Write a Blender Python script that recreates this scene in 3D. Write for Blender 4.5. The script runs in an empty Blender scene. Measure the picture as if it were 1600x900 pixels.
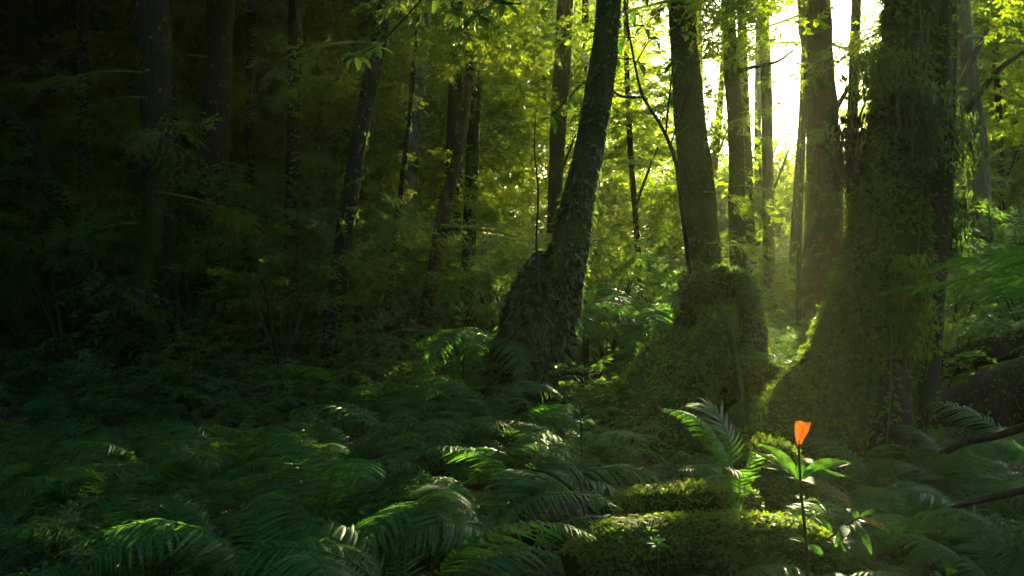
import bpy, math
import numpy as np
from mathutils import Matrix, Vector

rng = np.random.default_rng(11)
R = math.radians
SC = bpy.context.scene
COL = SC.collection

# ------------------------------------------------------------------ camera, sky, sun, exposure
CAM_H, FPX = 1.6, 1200.0                       # eye height; focal length in photograph pixels (1600 wide)
cam_d = bpy.data.cameras.new('camera'); cam = bpy.data.objects.new('camera', cam_d); COL.objects.link(cam)
cam_d.sensor_width = 36; cam_d.lens = 36 * FPX / 1600; cam_d.clip_start = 0.05; cam_d.clip_end = 2000
cam.location = (0, 0, CAM_H); cam.rotation_euler = (R(90), 0, 0)
SC.camera = cam

SUN_PX = (1222, 90)
SD = Vector(((SUN_PX[0] - 800) / FPX, 1, (450 - SUN_PX[1]) / FPX))
SX, SZ = SD.x, SD.z
AZ, EL = math.atan2(SD.x, SD.y), math.atan2(SD.z, math.hypot(SD.x, SD.y))
W = bpy.data.worlds.new('World'); SC.world = W; W.use_nodes = True
nt = W.node_tree
sky = nt.nodes.new('ShaderNodeTexSky'); sky.sky_type = 'NISHITA'; sky.sun_disc = False
sky.sun_elevation = EL; sky.sun_rotation = AZ; sky.air_density = 1.6; sky.dust_density = 3.0; sky.ozone_density = 4.0
nt.links.new(sky.outputs[0], nt.nodes['Background'].inputs[0]); nt.nodes['Background'].inputs[1].default_value = 0.15
sl = bpy.data.lights.new('sun', 'SUN'); sun = bpy.data.objects.new('sun', sl); COL.objects.link(sun)
sl.energy = 5.0; sl.angle = R(0.5); sl.color = (1.0, 0.83, 0.46)
sun.rotation_euler = (-SD).to_track_quat('-Z', 'Y').to_euler(); sun.location = (20, 60, 30)
SC.view_settings.view_transform = 'Standard'; SC.view_settings.look = 'None'
SC.view_settings.gamma = 1; SC.view_settings.use_curve_mapping = False
SC.view_settings.exposure = 3.2
cy = SC.cycles
cy.max_bounces = 8; cy.diffuse_bounces = 5; cy.glossy_bounces = 2; cy.transmission_bounces = 6; cy.volume_bounces = 0
cy.transparent_max_bounces = 4; cy.caustics_reflective = False; cy.caustics_refractive = False
cy.use_denoising = True; cy.use_adaptive_sampling = False;  cy.sample_clamp_indirect = 3.0; cy.sample_clamp_direct = 1.1

# ------------------------------------------------------------------ small maths
def P(px, py, y):                               # a point of the place, given its distance y from the camera plane
    return np.array([(px - 800) / FPX * y, y, CAM_H - (py - 450) / FPX * y])

def _h(i, j, k, s):
    n = (i * 374761393 + j * 668265263 + k * 2147483647 + s * 144269504) & 0xFFFFFFFF
    n = ((n ^ (n >> 13)) * 1274126177) & 0xFFFFFFFF
    return ((n ^ (n >> 16)) & 0xFFFF) / 65535.0

def vnoise(p, s=0):
    p = np.asarray(p, float); i = np.floor(p).astype(np.int64); f = p - i; f = f * f * (3 - 2 * f)
    out = 0
    for a in (0, 1):
        for b in (0, 1):
            for c in (0, 1):
                w = (f[..., 0] if a else 1 - f[..., 0]) * (f[..., 1] if b else 1 - f[..., 1]) * (f[..., 2] if c else 1 - f[..., 2])
                out = out + w * _h(i[..., 0] + a, i[..., 1] + b, i[..., 2] + c, s)
    return out * 2 - 1

def fbm(p, o=4, s=0):
    p = np.asarray(p, float); r = 0; a = 1; t = 0
    for k in range(o):
        r = r + a * vnoise(p * 2 ** k + 17.3 * k, s + k); t += a; a *= 0.5
    return r / t

def sstep(a, b, x):
    t = np.clip((np.asarray(x, float) - a) / (b - a), 0, 1); return t * t * (3 - 2 * t)

def gh(x, y):                                   # height of the forest floor
    x = np.asarray(x, float); y = np.asarray(y, float)
    q = np.stack([x * 0.35, y * 0.35, x * 0], -1)
    z = 0.16 * fbm(q, 3, 5)
    z = z + 0.75 * sstep(2, 10, -x + 0.15 * y) * sstep(7, 15, y)
    z = z + 0.5 * sstep(4, 9, x) * sstep(7, 14, y)
    return z * sstep(0.0, 3.0, np.hypot(x, y))

def norm(v):
    v = np.asarray(v, float); return v / np.maximum(np.linalg.norm(v, axis=-1, keepdims=True), 1e-9)

def eul(rx, ry, rz):
    rx, ry, rz = np.broadcast_arrays(*[np.asarray(a, float) for a in (rx, ry, rz)])
    cx, sx, c2, s2, cz, sz = np.cos(rx), np.sin(rx), np.cos(ry), np.sin(ry), np.cos(rz), np.sin(rz)
    return np.stack([np.stack([cz * c2, cz * s2 * sx - sz * cx, cz * s2 * cx + sz * sx], -1),
                     np.stack([sz * c2, sz * s2 * sx + cz * cx, sz * s2 * cx - cz * sx], -1),
                     np.stack([-s2, c2 * sx, c2 * cx], -1)], -2)

def resample(pts, n):
    pts = np.asarray(pts, float)
    if len(pts) > 2:                            # smooth by Catmull-Rom first
        q = np.vstack([2 * pts[0] - pts[1], pts, 2 * pts[-1] - pts[-2]]); o = []
        for i in range(1, len(q) - 2):
            t = np.linspace(0, 1, 12, endpoint=False)[:, None]
            a, b, c, d = q[i - 1], q[i], q[i + 1], q[i + 2]
            o.append(0.5 * (2 * b + (c - a) * t + (2 * a - 5 * b + 4 * c - d) * t ** 2 + (3 * b - a - 3 * c + d) * t ** 3))
        pts = np.vstack(o + [pts[-1:]])
    l = np.r_[0, np.cumsum(np.linalg.norm(np.diff(pts[:, :3], axis=0), axis=1))]
    t = np.linspace(0, l[-1], n)
    return np.stack([np.interp(t, l, pts[:, k]) for k in range(pts.shape[1])], -1)

# ------------------------------------------------------------------ meshes and objects
class Geo:                                      # collects triangles for ONE mesh
    def __init__(s): s.v, s.f, s.n = [], [], 0
    def add(s, v, f):
        s.v.append(np.asarray(v, np.float32).reshape(-1, 3)); s.f.append(np.asarray(f, np.int64).reshape(-1, 3) + s.n); s.n += len(s.v[-1])
        return s
    def put(s, tpl, pos, rot, scl):             # many copies of a template (v, f)
        v, f = tpl; k = len(pos)
        if not k: return s
        scl = np.broadcast_to(np.asarray(scl, float).reshape(-1, 1, 1), (k, 1, 1))
        V = np.einsum('kij,vj->kvi', rot, v) * scl + np.asarray(pos)[:, None, :]
        F = f[None] + (np.arange(k) * len(v))[:, None, None]
        return s.add(V.reshape(-1, 3), F.reshape(-1, 3))
    def arr(s): return np.concatenate(s.v), np.concatenate(s.f)
    def mesh(s, name, mat, smooth=False):
        v, f = s.arr(); m = bpy.data.meshes.new(name)
        m.vertices.add(len(v)); m.vertices.foreach_set('co', v.astype(np.float32).ravel())
        m.loops.add(len(f) * 3); m.loops.foreach_set('vertex_index', f.astype(np.int32).ravel())
        m.polygons.add(len(f)); m.polygons.foreach_set('loop_start', np.arange(len(f), dtype=np.int32) * 3)
        m.polygons.foreach_set('loop_total', np.full(len(f), 3, np.int32))
        m.polygons.foreach_set('use_smooth', np.full(len(f), smooth, bool))
        m.update(); m.validate(); m.materials.append(mat); return m

def obj(name, mesh, parent=None, loc=(0, 0, 0), rot=None, scl=1.0, kind=None):
    o = bpy.data.objects.new(name, mesh); COL.objects.link(o); o.location = loc
    if rot is not None: o.rotation_euler = rot
    o.scale = (scl,) * 3
    if parent: o.parent = parent
    if kind: o['kind'] = kind
    return o

def thing(name, label, cat, loc=(0, 0, 0), rz=0.0, group=None, mesh=None):
    o = bpy.data.objects.new(name, mesh); COL.objects.link(o); o.location = loc; o.rotation_euler = (0, 0, rz)
    o['label'] = label; o['category'] = cat
    if group: o['group'] = group
    return o

def grid_faces(k, n, wrap=True):
    i, j = np.meshgrid(np.arange(k - 1), np.arange(n if wrap else n - 1), indexing='ij'); j2 = (j + 1) % n
    a, b, c, d = i * n + j, i * n + j2, (i + 1) * n + j2, (i + 1) * n + j
    return np.concatenate([np.stack([a, b, c], -1).reshape(-1, 3), np.stack([a, c, d], -1).reshape(-1, 3)])

def tube(pts, rad, k=40, n=16, bark=0.06, freq=5.0, lump=0.05, lobes=None, seed=0, cap=True, squash=1.0):
    """grid of a limb or trunk along pts; rad: radii at pts; lobes: f(t, theta) extra radius factor. Returns verts grid (k,n,3)."""
    pr = resample(np.c_[np.asarray(pts, float), np.asarray(rad, float)], k); p, r = pr[:, :3], np.maximum(pr[:, 3], 1e-4)
    t = norm(np.gradient(p, axis=0)); ref = np.array([0, 1.0, 0]) if abs(t[:, 1]).mean() < 0.8 else np.array([0, 0, 1.0])
    e1 = norm(np.cross(ref, t)); e2 = np.cross(t, e1)
    th = np.arange(n) / n * 2 * np.pi
    c, s = np.cos(th)[None, :, None], np.sin(th)[None, :, None]
    L = np.r_[0, np.cumsum(np.linalg.norm(np.diff(p, axis=0), axis=1))]
    q = np.stack([np.broadcast_to(np.cos(th) * freq * 0.5, (k, n)), np.broadcast_to(np.sin(th) * freq * 0.5, (k, n)), np.broadcast_to(L[:, None] * freq * 0.22, (k, n))], -1)
    q2 = np.stack([np.broadcast_to(np.cos(th), (k, n)), np.broadcast_to(np.sin(th), (k, n)), np.broadcast_to(L[:, None] * 0.8, (k, n))], -1)
    f = 1 + bark * (1 - 2 * np.abs(fbm(q, 3, seed + 3))) + lump * 2 * fbm(q2 + seed, 2, seed)
    if lobes is not None: f = f + lobes(np.linspace(0, 1, k)[:, None], th[None, :])
    rr = (r[:, None] * f)[..., None]
    return p[:, None, :] + rr * (c * e1[:, None, :] + squash * s * e2[:, None, :])

def add_tube(g, V, cap=True):
    k, n = V.shape[:2]; g.add(V, grid_faces(k, n))
    if cap:
        for ring in (V[0], V[-1]):
            v = np.vstack([ring, ring.mean(0)]); j = np.arange(n)
            g.add(v, np.stack([j, (j + 1) % n, np.full(n, n)], -1))
    return g

def stick(g, pts, rad, k=8, n=5):
    return add_tube(g, tube(pts, rad, k, n, 0.0, 1, 0.0), False)

def scatter_on(V, m, keep=None, wrap=True):
    """m random places on a grid surface: positions, outward normals, along-direction"""
    k, n = V.shape[:2]
    A = V[:-1]; B = V[1:]; A2 = np.roll(A, -1, 1); B2 = np.roll(B, -1, 1)
    ar = np.linalg.norm(np.cross(A2 - A, B - A), axis=-1)
    if not wrap: ar[:, -1] = 0
    c = rng.choice(ar.size, m, p=ar.ravel() / ar.sum()); i, j = np.unravel_index(c, ar.shape)
    s, t = rng.random(m)[:, None], rng.random(m)[:, None]
    pos = A[i, j] * (1 - s) * (1 - t) + A2[i, j] * s * (1 - t) + B[i, j] * (1 - s) * t + B2[i, j] * s * t
    nn = norm(np.cross(A2[i, j] - A[i, j], B[i, j] - A[i, j]))
    if keep is not None:
        w = keep(pos, nn); o = rng.random(m) < w; pos, nn = pos[o], nn[o]
    return pos, nn

def frames(x, up):                              # rotation matrices with local X along x and Z near up
    x = norm(x); y = np.cross(up, x); bad = np.linalg.norm(y, axis=-1) < 1e-3
    y[bad] = np.cross(np.array([0.3, 0.9, 0.1]), x[bad]); y = norm(y); z = np.cross(x, y)
    return np.stack([x, y, z], -1)

# ------------------------------------------------------------------ materials
def nodes(name):
    m = bpy.data.materials.new(name); m.use_nodes = True; t = m.node_tree
    return m, t, t.nodes['Principled BSDF'], t.nodes['Material Output'], (lambda k: t.nodes.new(k)), t.links.new

def ramp(N, stops):
    r = N('ShaderNodeValToRGB'); e = r.color_ramp.elements
    while len(e) < len(stops): e.new(0.5)
    for x, (p, c) in zip(e, stops): x.position = p; x.color = (*c, 1)
    return r

def leaf_mat(name, cols, trans, mix=0.45, rough=0.38, spec=0.5, mottle=0):
    m, t, b, out, N, L = nodes(name)
    g = N('ShaderNodeNewGeometry'); oi = N('ShaderNodeObjectInfo')
    ad = N('ShaderNodeMath'); ad.operation = 'MULTIPLY_ADD'; L(oi.outputs['Random'], ad.inputs[0]); ad.inputs[1].default_value = 0.35; 
    L(g.outputs['Random Per Island'], ad.inputs[2])
    md = N('ShaderNodeMath'); md.operation = 'DIVIDE'; L(ad.outputs[0], md.inputs[0]); md.inputs[1].default_value = 1.35
    r = ramp(N, [(i / (len(cols) - 1), c) for i, c in enumerate(cols)]); L(md.outputs[0], r.inputs[0])
    c1 = r.outputs[0]
    if mottle:                                  # blotches and fine spots of an ageing leaf
        tc = N('ShaderNodeTexCoord'); nz = N('ShaderNodeTexNoise'); nz.inputs['Scale'].default_value = mottle; nz.inputs['Detail'].default_value = 6; L(tc.outputs['Object'], nz.inputs[0])
        rz = ramp(N, [(.35, (.35, .3, .3)), (.5, (.85, .85, .85)), (.7, (1.2, 1.2, 1.1))]); L(nz.outputs[0], rz.inputs[0])
        def times(c): k = N('ShaderNodeMixRGB'); k.blend_type = 'MULTIPLY'; k.inputs[0].default_value = 1; L(c, k.inputs[1]); L(rz.outputs[0], k.inputs[2]); return k.outputs[0]
        c1 = times(c1)
    L(c1, b.inputs['Base Color']); b.inputs['Roughness'].default_value = rough; b.inputs['Specular IOR Level'].default_value = spec
    tr = N('ShaderNodeBsdfTranslucent')
    rt = ramp(N, [(i / (len(trans) - 1), c) for i, c in enumerate(trans)]); L(md.outputs[0], rt.inputs[0]); L(times(rt.outputs[0]) if mottle else rt.outputs[0], tr.inputs[0])
    mx = N('ShaderNodeMixShader'); mx.inputs[0].default_value = mix
    L(b.outputs[0], mx.inputs[1]); L(tr.outputs[0], mx.inputs[2]); L(mx.outputs[0], out.inputs[0])
    return m

def bark_mat(name, dark, light, moss=None, moss_amt=0.5, scale=6.0, bump=1.0):
    m, t, b, out, N, L = nodes(name)
    tc = N('ShaderNodeTexCoord'); mp = N('ShaderNodeMapping'); mp.inputs['Scale'].default_value = (1, 1, 0.18); L(tc.outputs['Object'], mp.inputs[0])
    n1 = N('ShaderNodeTexNoise'); n1.inputs['Scale'].default_value = scale * 3; n1.inputs['Detail'].default_value = 8; n1.inputs['Roughness'].default_value = 0.7; L(mp.outputs[0], n1.inputs[0])
    n2 = N('ShaderNodeTexNoise'); n2.inputs['Scale'].default_value = 2.2; n2.inputs['Detail'].default_value = 6; L(tc.outputs['Object'], n2.inputs[0])
    n3 = N('ShaderNodeTexNoise'); n3.inputs['Scale'].default_value = 45; n3.inputs['Detail'].default_value = 5; L(tc.outputs['Object'], n3.inputs[0])
    r = ramp(N, [(0.32, dark), (0.7, light)]); L(n1.outputs[0], r.inputs[0]); c = r.outputs[0]
    if moss:
        r2 = ramp(N, [(0.62 - 0.35 * moss_amt, (0, 0, 0)), (0.72 - 0.35 * moss_amt, (1, 1, 1))]); L(n2.outputs[0], r2.inputs[0])
        rm = ramp(N, [(0.3, tuple(x * 0.45 for x in moss)), (0.75, moss)]); L(n3.outputs[0], rm.inputs[0])
        mx = N('ShaderNodeMixRGB'); L(r2.outputs[0], mx.inputs[0]); L(c, mx.inputs[1]); L(rm.outputs[0], mx.inputs[2]); c = mx.outputs[0]
    L(c, b.inputs['Base Color']); b.inputs['Roughness'].default_value = 0.92; b.inputs['Specular IOR Level'].default_value = 0.12
    bm = N('ShaderNodeBump'); bm.inputs['Strength'].default_value = bump; bm.inputs['Distance'].default_value = 0.03
    ad = N('ShaderNodeMath'); ad.operation = 'ADD'; L(n1.outputs[0], ad.inputs[0]); L(n3.outputs[0], ad.inputs[1])
    L(ad.outputs[0], bm.inputs['Height']); L(bm.outputs[0], b.inputs['Normal'])
    return m

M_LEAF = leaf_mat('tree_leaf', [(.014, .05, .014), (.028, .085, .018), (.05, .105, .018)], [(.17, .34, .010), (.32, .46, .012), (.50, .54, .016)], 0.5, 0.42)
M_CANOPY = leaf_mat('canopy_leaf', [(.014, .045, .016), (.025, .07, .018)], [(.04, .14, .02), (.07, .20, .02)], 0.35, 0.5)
M_SHRUB = leaf_mat('shrub_leaf', [(.012, .05, .016), (.025, .085, .02), (.04, .11, .02)], [(.12, .30, .015), (.22, .40, .02)], 0.42, 0.38)
M_FERN = leaf_mat('fern_frond', [(.012, .062, .018), (.022, .095, .022), (.035, .115, .02)], [(.10, .34, .02), (.20, .42, .025)], 0.45, 0.46, 0.22)
M_FERN_WET = leaf_mat('wet_fern_frond', [(.012, .062, .018), (.022, .095, .022), (.035, .115, .02)], [(.10, .34, .02), (.20, .42, .025)], 0.35, 0.24, 0.6)
M_FERN_Y = leaf_mat('yellow_fern_frond', [(.09, .10, .015), (.14, .12, .02)], [(.40, .40, .03), (.5, .42, .04)], 0.5, 0.4)
M_MOSS = leaf_mat('moss_leaf', [(.016, .050, .006), (.040, .095, .008), (.075, .125, .010)], [(.15, .31, .010), (.33, .45, .015)], 0.40, 0.6, 0.2)
M_IVY = leaf_mat('ivy_leaf', [(.010, .036, .010), (.024, .062, .014)], [(.12, .24, .02), (.2, .34, .03)], 0.35, 0.35)
M_BROAD = leaf_mat('broad_leaf', [(.022, .095, .018), (.035, .12, .022)], [(.07, .24, .015), (.12, .32, .02)], 0.45, 0.7, 0.08, 40)
M_YELLOW = leaf_mat('yellowing_leaf', [(.16, .17, .02), (.22, .20, .02)], [(.30, .28, .02), (.34, .28, .02)], 0.45, 0.45, 0.3, 60)
M_ORANGE = leaf_mat('orange_leaf', [(.36, .075, .012), (.42, .10, .015)], [(.30, .065, .008), (.36, .085, .010)], 0.45, 0.5, 0.3, 70)
M_DEAD = leaf_mat('dead_leaf', [(.05, .028, .014), (.10, .055, .025), (.15, .08, .035)], [(.2, .1, .03), (.3, .16, .04)], 0.3, 0.6)
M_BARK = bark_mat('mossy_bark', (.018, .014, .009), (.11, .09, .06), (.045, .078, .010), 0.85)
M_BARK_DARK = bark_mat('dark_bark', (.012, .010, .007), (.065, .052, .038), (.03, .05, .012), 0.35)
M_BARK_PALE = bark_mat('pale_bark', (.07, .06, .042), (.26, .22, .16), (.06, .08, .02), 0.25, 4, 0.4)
M_BARK_BROWN = bark_mat('brown_bark', (.05, .028, .015), (.22, .13, .075), (.05, .07, .012), 0.4, 5)
M_MOSSY = bark_mat('moss_carpet', (.02, .018, .01), (.05, .04, .02), (.045, .078, .010), 1.0, 6, 0.8)
M_TWIG = bark_mat('twig_bark', (.02, .015, .01), (.08, .055, .035), None, 0, 12, 0.3)
M_STEM = bark_mat('green_stem', (.03, .05, .012), (.07, .10, .025), None, 0, 20, 0.2)

# ------------------------------------------------------------------ leaf and spray templates
def T(v, f): return np.asarray(v, float), np.asarray(f, np.int64)
LEAF = T([(0, 0, 0), (.42, .24, .05), (1, 0, -.06), (.42, -.24, .05)], [(0, 2, 1), (0, 3, 2)])          # a leaf folded at its midrib
LEAF6 = T([(0, 0, 0), (.3, .22, .05), (.7, .17, .03), (1, 0, -.12), (.7, -.17, .03), (.3, -.22, .05), (.5, 0, -.01)],
          [(0, 6, 1), (1, 6, 2), (2, 6, 3), (3, 6, 4), (4, 6, 5), (5, 6, 0)])

def spray(g, length=1.2, n_side=9, leaf=0.075, droop=0.5, seed=0, tpl=LEAF, dens=9, twig=True):
    """one leafy branchlet along +X: a twig with side twigs in a loose layer, leaves along all of them"""
    q = np.random.default_rng(seed)
    def axis(base, d, L, k):
        s = np.linspace(0, 1, k); w = np.cumsum(q.normal(0, .04, (k, 3)), 0) * L
        p = base + d * L * s[:, None] + w; p[:, 2] -= droop * L * s ** 2 * 0.5; return p
    axes = [axis(np.zeros(3), np.array([1, 0, .15]), length, 12)]
    for i in range(n_side):
        s = .12 + .85 * i / n_side; b = axes[0][int(s * 11)]; sg = 1 if i % 2 else -1
        a = sg * q.uniform(.6, 1.15); L = length * (.62 - .42 * s) * q.uniform(.7, 1.2)
        axes.append(axis(b, np.array([math.cos(a), math.sin(a), q.normal(0, .16)]), L, 8))
    tw = Geo() if twig else None
    for i, p in enumerate(axes):
        if twig: stick(tw, p, np.linspace(.010 if i == 0 else .005, .002, len(p)), 5, 3)
        m = int(dens * (len(p) if i else 8)); s = q.uniform(.1 if i else .4, 1, m) * (len(p) - 1); j = np.minimum(s.astype(int), len(p) - 2)
        pos = p[j] + (p[j + 1] - p[j]) * (s - j)[:, None] + q.normal(0, .012, (m, 3))
        ax = norm(p[-1] - p[0]); a = q.choice([-1, 1], m) * q.uniform(.4, 1.3, m); al = np.arctan2(ax[1], ax[0]) + a
        d = np.stack([np.cos(al), np.sin(al), q.normal(-.25, .3, m)], -1)
        up = norm(np.stack([q.normal(0, .45, m), q.normal(0, .45, m), np.ones(m)], -1))
        g.put(tpl, pos, frames(d, up), leaf * q.uniform(.6, 1.35, m))
    if twig: g.add(*tw.arr())
    return g

SPRAYS = []
for i in range(7):
    SPRAYS.append(spray(Geo(), 1.2, 9 + i % 3, [.075, .06, .085][i % 3], [.5, .8, .2][i % 3], 100 + i, LEAF, 3.2).arr())
BIGSPRAYS = [spray(Geo(), 1.2, 7, .16, .5, 130 + i, LEAF6, 1.5).arr() for i in range(3)]

def stuff_instances(name, label, tpl_meshes, pos, rot, scl, idx):
    """a countless leafy mass: templates set on points by geometry nodes"""
    src = bpy.data.collections.new(name + '_sources')
    for i, m in enumerate(tpl_meshes):
        o = bpy.data.objects.new('%s_source' % name, m); src.objects.link(o)
    n = len(pos); m = bpy.data.meshes.new(name); m.vertices.add(n); m.vertices.foreach_set('co', np.asarray(pos, np.float32).ravel())
    a = m.attributes.new('turn', 'FLOAT_VECTOR', 'POINT'); a.data.foreach_set('vector', np.asarray(rot, np.float32).ravel())
    a = m.attributes.new('size', 'FLOAT', 'POINT'); a.data.foreach_set('value', np.asarray(scl, np.float32).ravel())
    a = m.attributes.new('pick', 'INT', 'POINT'); a.data.foreach_set('value', np.asarray(idx, np.int32).ravel())
    o = obj(name, m, kind='stuff'); o['label'] = label
    t = bpy.data.node_groups.new(name, 'GeometryNodeTree')
    t.interface.new_socket('Geometry', in_out='INPUT', socket_type='NodeSocketGeometry'); t.interface.new_socket('Geometry', in_out='OUTPUT', socket_type='NodeSocketGeometry')
    N = t.nodes.new; gi, go = N('NodeGroupInput'), N('NodeGroupOutput')
    ci = N('GeometryNodeCollectionInfo'); ci.inputs[0].default_value = src; ci.inputs['Separate Children'].default_value = True; ci.inputs['Reset Children'].default_value = True
    ip = N('GeometryNodeInstanceOnPoints'); ip.inputs['Pick Instance'].default_value = True
    def at(nm, ty):
        k = N('GeometryNodeInputNamedAttribute'); k.data_type = ty; k.inputs[0].default_value = nm; return k.outputs[0]
    L = t.links.new
    L(gi.outputs[0], ip.inputs['Points']); L(ci.outputs[0], ip.inputs['Instance']); L(at('pick', 'INT'), ip.inputs['Instance Index'])
    er = N('FunctionNodeEulerToRotation'); L(at('turn', 'FLOAT_VECTOR'), er.inputs[0]); L(er.outputs[0], ip.inputs['Rotation'])
    L(at('size', 'FLOAT'), ip.inputs['Scale']); L(ip.outputs[0], go.inputs[0])
    md = o.modifiers.new('scatter', 'NODES'); md.node_group = t
    return o

def as_mesh(tpl, name, mat): g = Geo(); g.add(*tpl); return g.mesh(name, mat)

# ------------------------------------------------------------------ the forest floor
def axis_pts(a, b, near, fine, coarse):
    r = [0.0]
    while r[-1] < b: r.append(r[-1] + (fine if r[-1] < near else fine + (r[-1] - near) * coarse))
    l = [0.0]
    while l[-1] > a: l.append(l[-1] - (fine if -l[-1] < near else fine + (-l[-1] - near) * coarse))
    return np.array(l[:0:-1] + r)
gx, gy = axis_pts(-320, 320, 9, .12, .12), axis_pts(-120, 420, 14, .12, .12)
GX, GY = np.meshgrid(gx, gy, indexing='ij')
GZ = gh(GX, GY) + .035 * fbm(np.stack([GX * 3, GY * 3, GX * 0], -1), 3, 9) * sstep(25, 15, np.hypot(GX, GY))
m_soil, t, b, out, N, L = nodes('forest_soil')
tc = N('ShaderNodeTexCoord'); n1 = N('ShaderNodeTexNoise'); n1.inputs['Scale'].default_value = 9; n1.inputs['Detail'].default_value = 9; L(tc.outputs['Object'], n1.inputs[0])
n2 = N('ShaderNodeTexNoise'); n2.inputs['Scale'].default_value = 1.2; n2.inputs['Detail'].default_value = 6; L(tc.outputs['Object'], n2.inputs[0])
r1 = ramp(N, [(.3, (.012, .008, .005)), (.7, (.06, .04, .022))]); L(n1.outputs[0], r1.inputs[0])
r2 = ramp(N, [(.45, (0, 0, 0)), (.6, (1, 1, 1))]); L(n2.outputs[0], r2.inputs[0])
r3 = ramp(N, [(.3, (.015, .03, .006)), (.7, (.04, .065, .012))]); L(n1.outputs[0], r3.inputs[0])
mx = N('ShaderNodeMixRGB'); L(r2.outputs[0], mx.inputs[0]); L(r1.outputs[0], mx.inputs[1]); L(r3.outputs[0], mx.inputs[2]); L(mx.outputs[0], b.inputs['Base Color'])
b.inputs['Roughness'].default_value = .9; bp = N('ShaderNodeBump'); bp.inputs['Strength'].default_value = .8; bp.inputs['Distance'].default_value = .05; L(n1.outputs[0], bp.inputs['Height']); L(bp.outputs[0], b.inputs['Normal'])
g = Geo(); g.add(np.stack([GX, GY, GZ], -1), grid_faces(len(gx), len(gy), False))
obj('forest_floor', g.mesh('forest_floor', m_soil, True), kind='structure')['label'] = 'dark forest floor of soil and moss'

# ------------------------------------------------------------------ far wood and added shade canopy (countless foliage)
def uv_sun(p): return p[:, 0] - SX * p[:, 1], p[:, 2] - SZ * p[:, 1]     # where the sun ray through a point crosses the camera plane
TREE_TPL = [as_mesh(s, 'branchlet', M_LEAF) for s in SPRAYS]
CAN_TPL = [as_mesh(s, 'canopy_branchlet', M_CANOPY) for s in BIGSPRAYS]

def rand_turn(n, tilt=.35): return np.stack([rng.normal(0, tilt, n), rng.normal(.1, tilt, n), rng.uniform(0, 6.283, n)], -1)

n = 30000
y = np.where(rng.random(n) < .78, rng.uniform(19, 50, n), rng.uniform(39, 50, n)); x = rng.uniform(-1, 1, n) * (y * .82 + 3) + .5; 
u = x - SX * y
top = 22 - 14 * sstep(-9, -5, u) + 7 * sstep(4.0, 7.0, u)
z = top * rng.random(n) ** 1.15
p = np.stack([x, y, z + gh(x, y)], -1); u, v = uv_sun(p)
nz = fbm(np.stack([u * .55, v * .55, u * 0], -1), 3, 21)
cl = fbm(p * .33, 2, 31)
lit = np.exp(-((u - .1) / 2.9) ** 4 - ((v + .6) / 3.2) ** 4)        # the bright break in the foliage, towards the sun
low = sstep(-2.2, -3.8, v)
corr = sstep(-10.5 - 6 * low, -7.0 - 6 * low, u) * sstep(7 + 4 * low, 4 + 4 * low, u)   # side of the wood thinned to let the low sun in
gap = sstep(24, 26, y) * sstep(40, 38.5, y)     # strip behind the first trees cleared so that sunlight reaches them
wall = sstep(38.5, 40, y); ztop = 9.8 + 2.0 * fbm(np.stack([x * .3, y * .3, x * 0], -1), 2, 71) - 2.2 * np.exp(-((u + .5) / 2.4) ** 4)
dens = 1 - corr * (gap * (.95 + .045 * lit) * sstep(.2, .9, z) + wall * (.10 + .56 * sstep(ztop, ztop + 1.5, z)) + (1 - gap - wall) * (.60 + .395 * lit))
keep = (nz > -.75 + .50 * lit) & (cl > -.55 + .35 * corr) & (rng.random(n) < dens)
p = p[keep]; n = 3600
y = rng.uniform(47, 54, n); x = rng.uniform(-1, 1, n) * 46; z = 8.5 * rng.random(n); p = np.vstack([p, np.stack([x, y, z], -1)]); k = len(p)   # the low edge of the wood beyond the cleared strip
stuff_instances('far_forest', 'yellow green leafy far-off wood', TREE_TPL, p, rand_turn(k), rng.uniform(1.3, 2.4, k), rng.integers(0, len(TREE_TPL), k))

# leaf canopy added overhead to cut the skylight, left open over the middle
n = 4300
x = rng.uniform(-46, 46, n); y = rng.uniform(-34, 52, n); z = rng.uniform(10, 20, n)
u = x - SX * y; v = z - SZ * y
wob = 1.6 * fbm(np.stack([x, y, z], -1) * .2, 2, 61)
k1 = ((rng.random(n) < sstep(1.0, -3.2, x + wob)) | ((y < 12) & (rng.random(n) < sstep(3.8, 7.5, x + wob)))) & ~((v < 6.5) & (u > -9))
p1 = np.stack([x, y, z], -1)[k1]
n = 5600                                        # unseen foliage added behind and at the sides to shut out sky light
a = rng.uniform(0, 6.283, n); rr = rng.uniform(15, 34, n); x = rr * np.cos(a); y = rr * np.sin(a) * .9; z = 12 * rng.random(n)
out_ = (np.abs(np.arctan2(x, y)) > R(37)) & ((x < -4) | ((y < 7) & (rng.random(n) < .6)))
p2 = np.stack([x, y, z], -1)[out_]
p = np.vstack([p1, p2]); k = len(p)
stuff_instances('shade_canopy', 'dark leaf canopy added overhead to shade the wood', CAN_TPL, p, rand_turn(k), rng.uniform(2.2, 4.0, k), rng.integers(0, len(CAN_TPL), k))


# ------------------------------------------------------------------ shared builders
MOSS_TUFT = []
for i in range(3):                              # a tiny drooping moss plume along +X
    q = np.random.default_rng(300 + i); v, f = [], []
    for j in range(4):
        s = j / 4; c = np.array([s, 0, -.25 * s * s])
        for sg in (-1, 1):
            b = len(v); w = .34 * (1 - .6 * s) * q.uniform(.7, 1.3)
            v += [c, c + [.30, 0, -.1], c + [.24 + q.normal(0, .05), sg * w, q.normal(0, .07)]]; f.append((b, b + 1, b + 2))
    MOSS_TUFT.append(T(v, f))

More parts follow.
